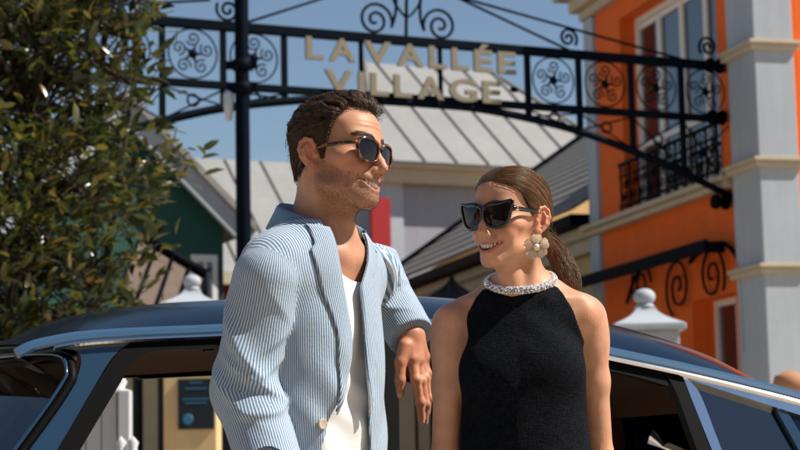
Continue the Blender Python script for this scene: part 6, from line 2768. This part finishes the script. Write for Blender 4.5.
fattr(me, 'scalp', np.where(headm & (rough_head(L) < 0.006), sstep(-0.003, 0.005, wom_hairline(L)), 0))
lm = np.where(headm, lip_mask(L, FEMALE), 0)
fattr(me, 'lips', lm)
fattr(me, 'stubble', np.zeros(len(V)))
S_ = np.stack([np.abs(L[:, 0]), L[:, 1], L[:, 2]], -1)
rud = 0.8 * gauss(S_, (0.042, 0.068, -0.032), (0.024, 0.03, 0.018)) + 0.3 * gauss(S_, (0, 0.115, -0.038), (0.014, 0.02, 0.012)) + 0.9 * gauss(S_, (0.08, -0.01, -0.008), (0.016, 0.03, 0.04))
fattr(me, 'ruddy', np.where(headm, np.clip(rud, 0, 1), 0.08))
put('body', me, M_SKIN_W, wom)
teeth(WH, FEMALE, wom)

# ------------------------------------------------------------------ hair: centre parting, swept back into a low ponytail
M_HAIR_W = hair_mat('hair_woman', (0.045, 0.021, 0.010), (0.27, 0.135, 0.060), 0.30)
ANCH = np.array((0.0, -0.098, -0.030))


def wom_hair():
    rg = np.random.default_rng(9)
    N = 95000
    dirs = rg.normal(size=(N, 3))
    dirs /= np.linalg.norm(dirs, axis=1, keepdims=True)
    f = rough_head
    P = surf_from(dirs, CH, f)
    P = P[(wom_hairline(P) > 0.0015 * rg.normal(size=len(P))) & (P[:, 2] > -0.06)][:23000]
    n = normals(P, f)
    N = len(P)
    m = 18
    path = np.empty((N, m, 3))
    p = P.copy()
    path[:, 0] = p - n * 0.001
    hgt = 0.0025 + 0.0045 * rg.random(N)
    side = np.sign(P[:, 0] + 1e-6)
    nearpart = np.exp(-(P[:, 0] / 0.012) ** 2)
    for i in range(1, m):
        s = i / (m - 1)
        nn = normals(p, f, 0.004)
        d = ANCH - p
        dist = np.linalg.norm(d, axis=1)
        t = d - nn * (d * nn).sum(1)[:, None]
        t /= np.linalg.norm(t, axis=1, keepdims=True) + 1e-6
        t += np.stack([side * 0.9 * np.maximum(0, 1 - s * 2.2) * sstep(0.0, 0.06, p[:, 2]), 0 * s * side, 0 * side], -1) * (0.45 + nearpart)[:, None]
        t /= np.linalg.norm(t, axis=1, keepdims=True) + 1e-6
        step = dist * 1.25 / (m - i + 0.35)
        p = p + t * step[:, None]
        dd = f(p.astype(np.float32))
        target = hgt * np.sin(min(1.0, s * 3) * 1.57) + 0.004 * sstep(0.7, 1.0, s)
        p = p + nn * (target - dd)[:, None]
        if s > 0.85:
            k = (s - 0.85) / 0.15
            off = (rg.random((N, 3)) - 0.5) * 0.0
            p = p * (1 - 0.75 * k) + (ANCH + (P - P.mean(0)) * 0.14) * 0.75 * k
        path[:, i] = p
    path += rg.normal(size=(N, 1, 3)) * 0.0004
    fly = rg.random(N) < 0.025
    path[fly, 1:-2] += np.sin(np.linspace(0, 3.14, m - 3))[None, :, None] * rg.normal(size=(int(fly.sum()), 1, 3)) * 0.003
    path[:, :, 0] *= FEMALE['wx']
    return path


wh_ = wom_hair()
strands('hair', to_world(wh_.reshape(-1, 3), WH).reshape(wh_.shape), 0.00046, wom, M_HAIR_W, 0.8)
# ponytail
rg = np.random.default_rng(12)
a0 = to_world(ANCH, WH)
tail_c = spline([to_world(ANCH + np.array((0, 0.02, 0.004)), WH), a0, np.array(at(557, 252, a0[1] + 0.02)), np.array(at(566, 272, a0[1] + 0.015)), np.array(at(571, 290, a0[1] + 0.005)), np.array(at(566, 310, a0[1]))], 16)
NT = 3800
u = rg.random(NT) ** 0.5
th = rg.random(NT) * 6.283
rad_t = np.interp(np.linspace(0, 1, 16), [0, 0.12, 0.3, 0.6, 1.0], [0.020, 0.012, 0.019, 0.021, 0.010])
T_ = np.gradient(tail_c, axis=0)
T_ /= np.linalg.norm(T_, axis=1, keepdims=True)
U_ = np.cross(T_, (0.2, -0.9, 0.1))
U_ /= np.linalg.norm(U_, axis=1, keepdims=True)
W_ = np.cross(T_, U_)
cl_ = rg.integers(0, 26, NT)
pts = np.empty((NT, 16, 3))
for i in range(16):
    s = i / 15
    wob = 0.006 * np.sin(s * 8 + cl_ * 1.3) * s
    sp = 1 + 0.9 * s * s * (rg.random(NT) - 0.3)
    pts[:, i] = tail_c[i] + (np.cos(th) * u * sp)[:, None] * U_[i] * rad_t[i] + (np.sin(th) * u * sp)[:, None] * W_[i] * rad_t[i] + wob[:, None] * U_[i]
cut = 0.80 + 0.2 * rg.random(NT)
pts = tail_pts = np.stack([np.array([np.interp(np.linspace(0, c, 16), np.linspace(0, 1, 16), pts[j, :, k]) for j, c in enumerate(cut)]) for k in range(3)], -1)
pony = strands('ponytail', pts, 0.00042, wom, M_HAIR_W, 0.4)
b = bmesh.new()
ring = [Vector(tail_c[2] + (U_[2] * math.cos(q) + W_[2] * math.sin(q)) * 0.0145) for q in np.linspace(0, 6.283, 20, endpoint=False)]
tube(b, ring, 0.0035, 8, closed=True)
put('hair_tie', b, M_RUBBER if 'M_RUBBER' in globals() else mat('tie', (0.01, 0.01, 0.01)), wom)
# loose wisps at nape and temple
wis = []
for i in range(70):
    p0 = np.array((0.045 + 0.02 * rg.random(), -0.03 - 0.05 * rg.random(), -0.045 + 0.03 * rg.random())) if i < 70 else np.array((rg.normal() * 0.03, rg.uniform(-0.06, 0.06), 0.118))
    d = np.array((0.25 * rg.normal(), -0.5 + 0.4 * rg.normal(), -0.8)) if i < 70 else np.array((rg.normal() * 0.5, -0.8, 0.12))
    ln = 0.02 + 0.035 * rg.random()
    c = rg.normal(size=3) * 0.35
    wis.append([p0 + d * ln * t + c * ln * t * t * 0.8 for t in np.linspace(0, 1, 8)])
wis = np.array(wis)
strands('wisps', to_world(wis.reshape(-1, 3), WH).reshape(wis.shape), 0.00022, wom, M_HAIR_W, 0.3)

M_BLACKFRAME = mat('black_acetate', (0.004, 0.004, 0.005), 0.12, spec=0.6, noise=(30, 0.1), coat=0.5)
M_GOLD = mat('gold', (0.83, 0.60, 0.28), 0.22, metal=1.0, noise=(150, 0.1))
sunglasses('sunglasses', WH, 'cat', 'oversized black cat eye sunglasses with gold emblem worn by the woman', M_BLACKFRAME, M_LENS, 0.0325, -0.0035, 0.1075, 0.0140, M_GOLD, rim=0.0028, ear_y=-0.010, tx=0.0735, th=0.0050)

# ------------------------------------------------------------------ black sleeveless top
def tweed():
    m = mat('black_tweed', (0.006, 0.007, 0.010), 0.85, spec=0.12)
    nt = m.node_tree
    b = nt.nodes['Principled BSDF']
    tc = nt.nodes.new('ShaderNodeTexCoord')
    hs = []
    for rot, sc in ((0, (900, 900, 130)), (0, (130, 130, 900))):
        mp = nt.nodes.new('ShaderNodeMapping')
        mp.inputs['Scale'].default_value = tuple(v / 300 for v in sc)
        nt.links.new(tc.outputs['Object'], mp.inputs['Vector'])
        n = nt.nodes.new('ShaderNodeTexNoise')
        n.inputs['Scale'].default_value = 210
        n.inputs['Detail'].default_value = 2
        nt.links.new(mp.outputs['Vector'], n.inputs['Vector'])
        hs.append(n.outputs['Fac'])
    ad = nt.nodes.new('ShaderNodeMath')
    ad.operation = 'ADD'
    nt.links.new(hs[0], ad.inputs[0])
    nt.links.new(hs[1], ad.inputs[1])
    r = nt.nodes.new('ShaderNodeValToRGB')
    r.color_ramp.elements[0].position = 0.42
    r.color_ramp.elements[0].color = (0.0010, 0.0014, 0.0024, 1)
    r.color_ramp.elements[1].position = 0.72
    r.color_ramp.elements[1].color = (0.012, 0.016, 0.025, 1)
    hf = nt.nodes.new('ShaderNodeMath')
    hf.operation = 'MULTIPLY'
    hf.inputs[1].default_value = 0.5
    nt.links.new(ad.outputs[0], hf.inputs[0])
    nt.links.new(hf.outputs[0], r.inputs['Fac'])
    nt.links.new(r.outputs['Color'], b.inputs['Base Color'])
    bp = nt.nodes.new('ShaderNodeBump')
    bp.inputs['Strength'].default_value = 0.9
    bp.inputs['Distance'].default_value = 0.0018
    nt.links.new(ad.outputs[0], bp.inputs['Height'])
    nt.links.new(bp.outputs['Normal'], b.inputs['Normal'])
    return m


def wom_top(P):
    Q = to_local(P, WT)
    x, y, z = Q.T
    d = wom_torso(Q, 0.0075)
    d = smin(d, cap(Q, (0, 0.0, 0.012), (0, 0.0, -0.06), 0.057, 0.060), 0.02)
    d = smin(d, ell(Q, (0, 0.022, -0.175), (0.100, 0.074, 0.110)), 0.04)
    # straight hang below the bust, slight folds
    d = smin(d, ell(Q, (0, 0.012, -0.33), (0.112, 0.092, 0.20)), 0.05)
    w = 0.0016 * np.sin(x * 70 + 6 * np.sin(z * 9)) * sstep(-0.2, -0.28, z) + 0.0015 * np.sin((z + np.abs(x) * 0.8) * 90) * gauss(Q, (0, 0.05, -0.10), (0.16, 0.1, 0.05))
    d = d - w
    d = np.maximum(d, -(d + 0.006))
    xe_r = np.interp(z, [-0.20, -0.165, -0.11, -0.05, -0.018, 0.01], [0.20, 0.136, 0.122, 0.104, 0.086, 0.064])
    d = smax(d, (np.abs(x) - xe_r) * 0.9, 0.003)
    ax = np.interp(z, [-0.22, -0.17], [0, 1])
    d = np.maximum(d, z - (0.010 - 0.45 * y))
    return np.maximum(d, -0.62 - z)


V, Q = surface(wom_top, gridax(WN_.x - 0.20, WN_.x + 0.20, 0.0032), gridax(WN_.y - 0.16, WN_.y + 0.16, 0.0032), gridax(WN_.z - 0.63, WN_.z + 0.05, 0.012, [(WN_.z - 0.36, WN_.z + 0.05, 0.0032)]))
top = put('top', quadmesh('top', relax(V, Q, 1, 0.4), Q), tweed(), wom)
# jewelled collar band: cord plus crystals
cpath = []
for a in np.linspace(0, 2 * math.pi, 72, endpoint=False):
    cpath.append(ww(0.0655 * math.sin(a), 0.004 + 0.0660 * math.cos(a), 0.014 - 0.0250 * math.cos(a)))
b = bmesh.new()
tube(b, [Vector(p) for p in cpath], 0.0062, 8, closed=True)
put('collar_band', b, mat('collar_cloth', (0.25, 0.25, 0.27), 0.6, noise=(200, 0.3)), top)
cp = np.array(cpath)
tan = np.roll(cp, -1, 0) - np.roll(cp, 1, 0)
tan /= np.linalg.norm(tan, axis=1, keepdims=True)
cen = cp.mean(0)
b = bmesh.new()
rg = np.random.default_rng(4)
for i in range(900):
    k = rg.integers(72)
    p = cp[k] + tan[k] * rg.uniform(-0.003, 0.003)
    o = p - cen
    o -= tan[k] * (o @ tan[k])
    o /= np.linalg.norm(o)
    up = np.cross(tan[k], o)
    q = rg.uniform(-2.0, 2.0)
    d = o * math.cos(q) + up * math.sin(q)
    r = rg.uniform(0.0014, 0.0028)
    M = Matrix.Translation(Vector(p + d * 0.0064)) @ Matrix.Rotation(rg.uniform(0, 6.28), 4, Vector(rg.normal(size=3))) @ Matrix.Diagonal((r, r, r * 0.8, 1))
    bmesh.ops.create_icosphere(b, subdivisions=1, radius=1.0, matrix=M)
kind(put('crystals', b, mat('crystal', (0.90, 0.91, 0.94), 0.14, metal=0.45, noise=(600, 0.25)), top), 'stuff')


def skirt(P):
    Q = to_local(P, WT)
    x, y, z = Q.T
    k = np.clip((-0.42 - z) / 0.75, 0, 1)
    r = np.sqrt((x / (0.135 + 0.10 * k + 0.03 * np.sin(np.clip(k * 4, 0, 1) * 1.57))) ** 2 + ((y + 0.005) / (0.10 + 0.11 * k)) ** 2)
    d = (r - 1) * 0.11 + 0.006 * np.sin(np.arctan2(x, y) * 11) * k
    return np.maximum(np.maximum(d, z + 0.42), 0.22 - P[:, 2])


V, Q = surface(skirt, gridax(WN_.x - 0.32, WN_.x + 0.32, 0.012), gridax(WN_.y - 0.32, WN_.y + 0.32, 0.012), gridax(0.18, 1.1, 0.014))
put('skirt', quadmesh('skirt', V, Q), MATS['black_tweed'], wom)

# ------------------------------------------------------------------ flower earring
ec = np.array(at(537.5, 247, 0)) if False else None
lobe = to_world((0.0765, -0.006, -0.040), WH)
e_out = WH[0] @ np.array((1.0, 0.15, 0.0))
ecw = np.array(at(537.0, 247.5, lobe[1] - 0.020))
ear = thing('earring', tuple(ecw), 'large gold flower earring with a pearl centre on the woman\'s ear', 'earring')
nrm = Vector((-0.15, -0.95, 0.10)).normalized()
EM = Matrix.Translation(Vector(ecw)) @ nrm.to_track_quat('Z', 'Y').to_matrix().to_4x4()
M_PETAL = mat('petal_gold', (0.88, 0.79, 0.66), 0.30, metal=0.15, spec=0.6, noise=(140, 0.25), bump=(260, 0.4, 0.001))
for k in range(5):
    a = 2 * math.pi * k / 5 + 0.35
    b = bmesh.new()
    nu, nv = 9, 9
    gridv = []
    for i in range(nu):
        u = i / (nu - 1)
        row = []
        for j in range(nv):
            v = 2 * j / (nv - 1) - 1
            w = 0.0118 * math.sin(min(1, 0.18 + u * 0.95) * math.pi * 0.62) * (1 if u < 0.8 else math.sqrt(max(0, 1 - ((u - 0.8) / 0.22) ** 2)))
            r = 0.003 + 0.0235 * u - 0.0022 * (abs(v) < 0.3) * (u > 0.9) - 0.002 * v * v * u
            x, y = r, w * v
            zz = 0.0085 * u * u + 0.0040 * v * v * u - 0.002 * math.cos(v * 9) * 0.25
            row.append(b.verts.new(EM @ Matrix.Rotation(a, 4, 'Z') @ Vector((x, y, zz))))
        gridv.append(row)
    for i in range(nu - 1):
        for j in range(nv - 1):
            b.faces.new((gridv[i][j], gridv[i + 1][j], gridv[i + 1][j + 1], gridv[i][j + 1])).smooth = True
    r_ = bmesh.ops.solidify(b, geom=b.faces[:], thickness=0.0008)
    put('petal', b, M_PETAL, ear)
b = bmesh.new()
bmesh.ops.create_uvsphere(b, u_segments=18, v_segments=12, radius=0.0062, matrix=EM @ Matrix.Translation((0, 0, 0.006)))
put('pearl', b, mat('pearl', (0.85, 0.82, 0.78), 0.18, spec=0.6, coat=0.4, noise=(60, 0.03)), ear, smooth=True)
b = bmesh.new()
tube(b, [Vector(lobe), EM @ Vector((0, 0, 0.002))], 0.0012, 8)
lathe(b, [(0.0, 0.0), (0.008, 0.0), (0.0085, 0.002), (0.006, 0.0045), (0, 0.005)], EM, 16)
put('stud', b, M_GOLD, ear)
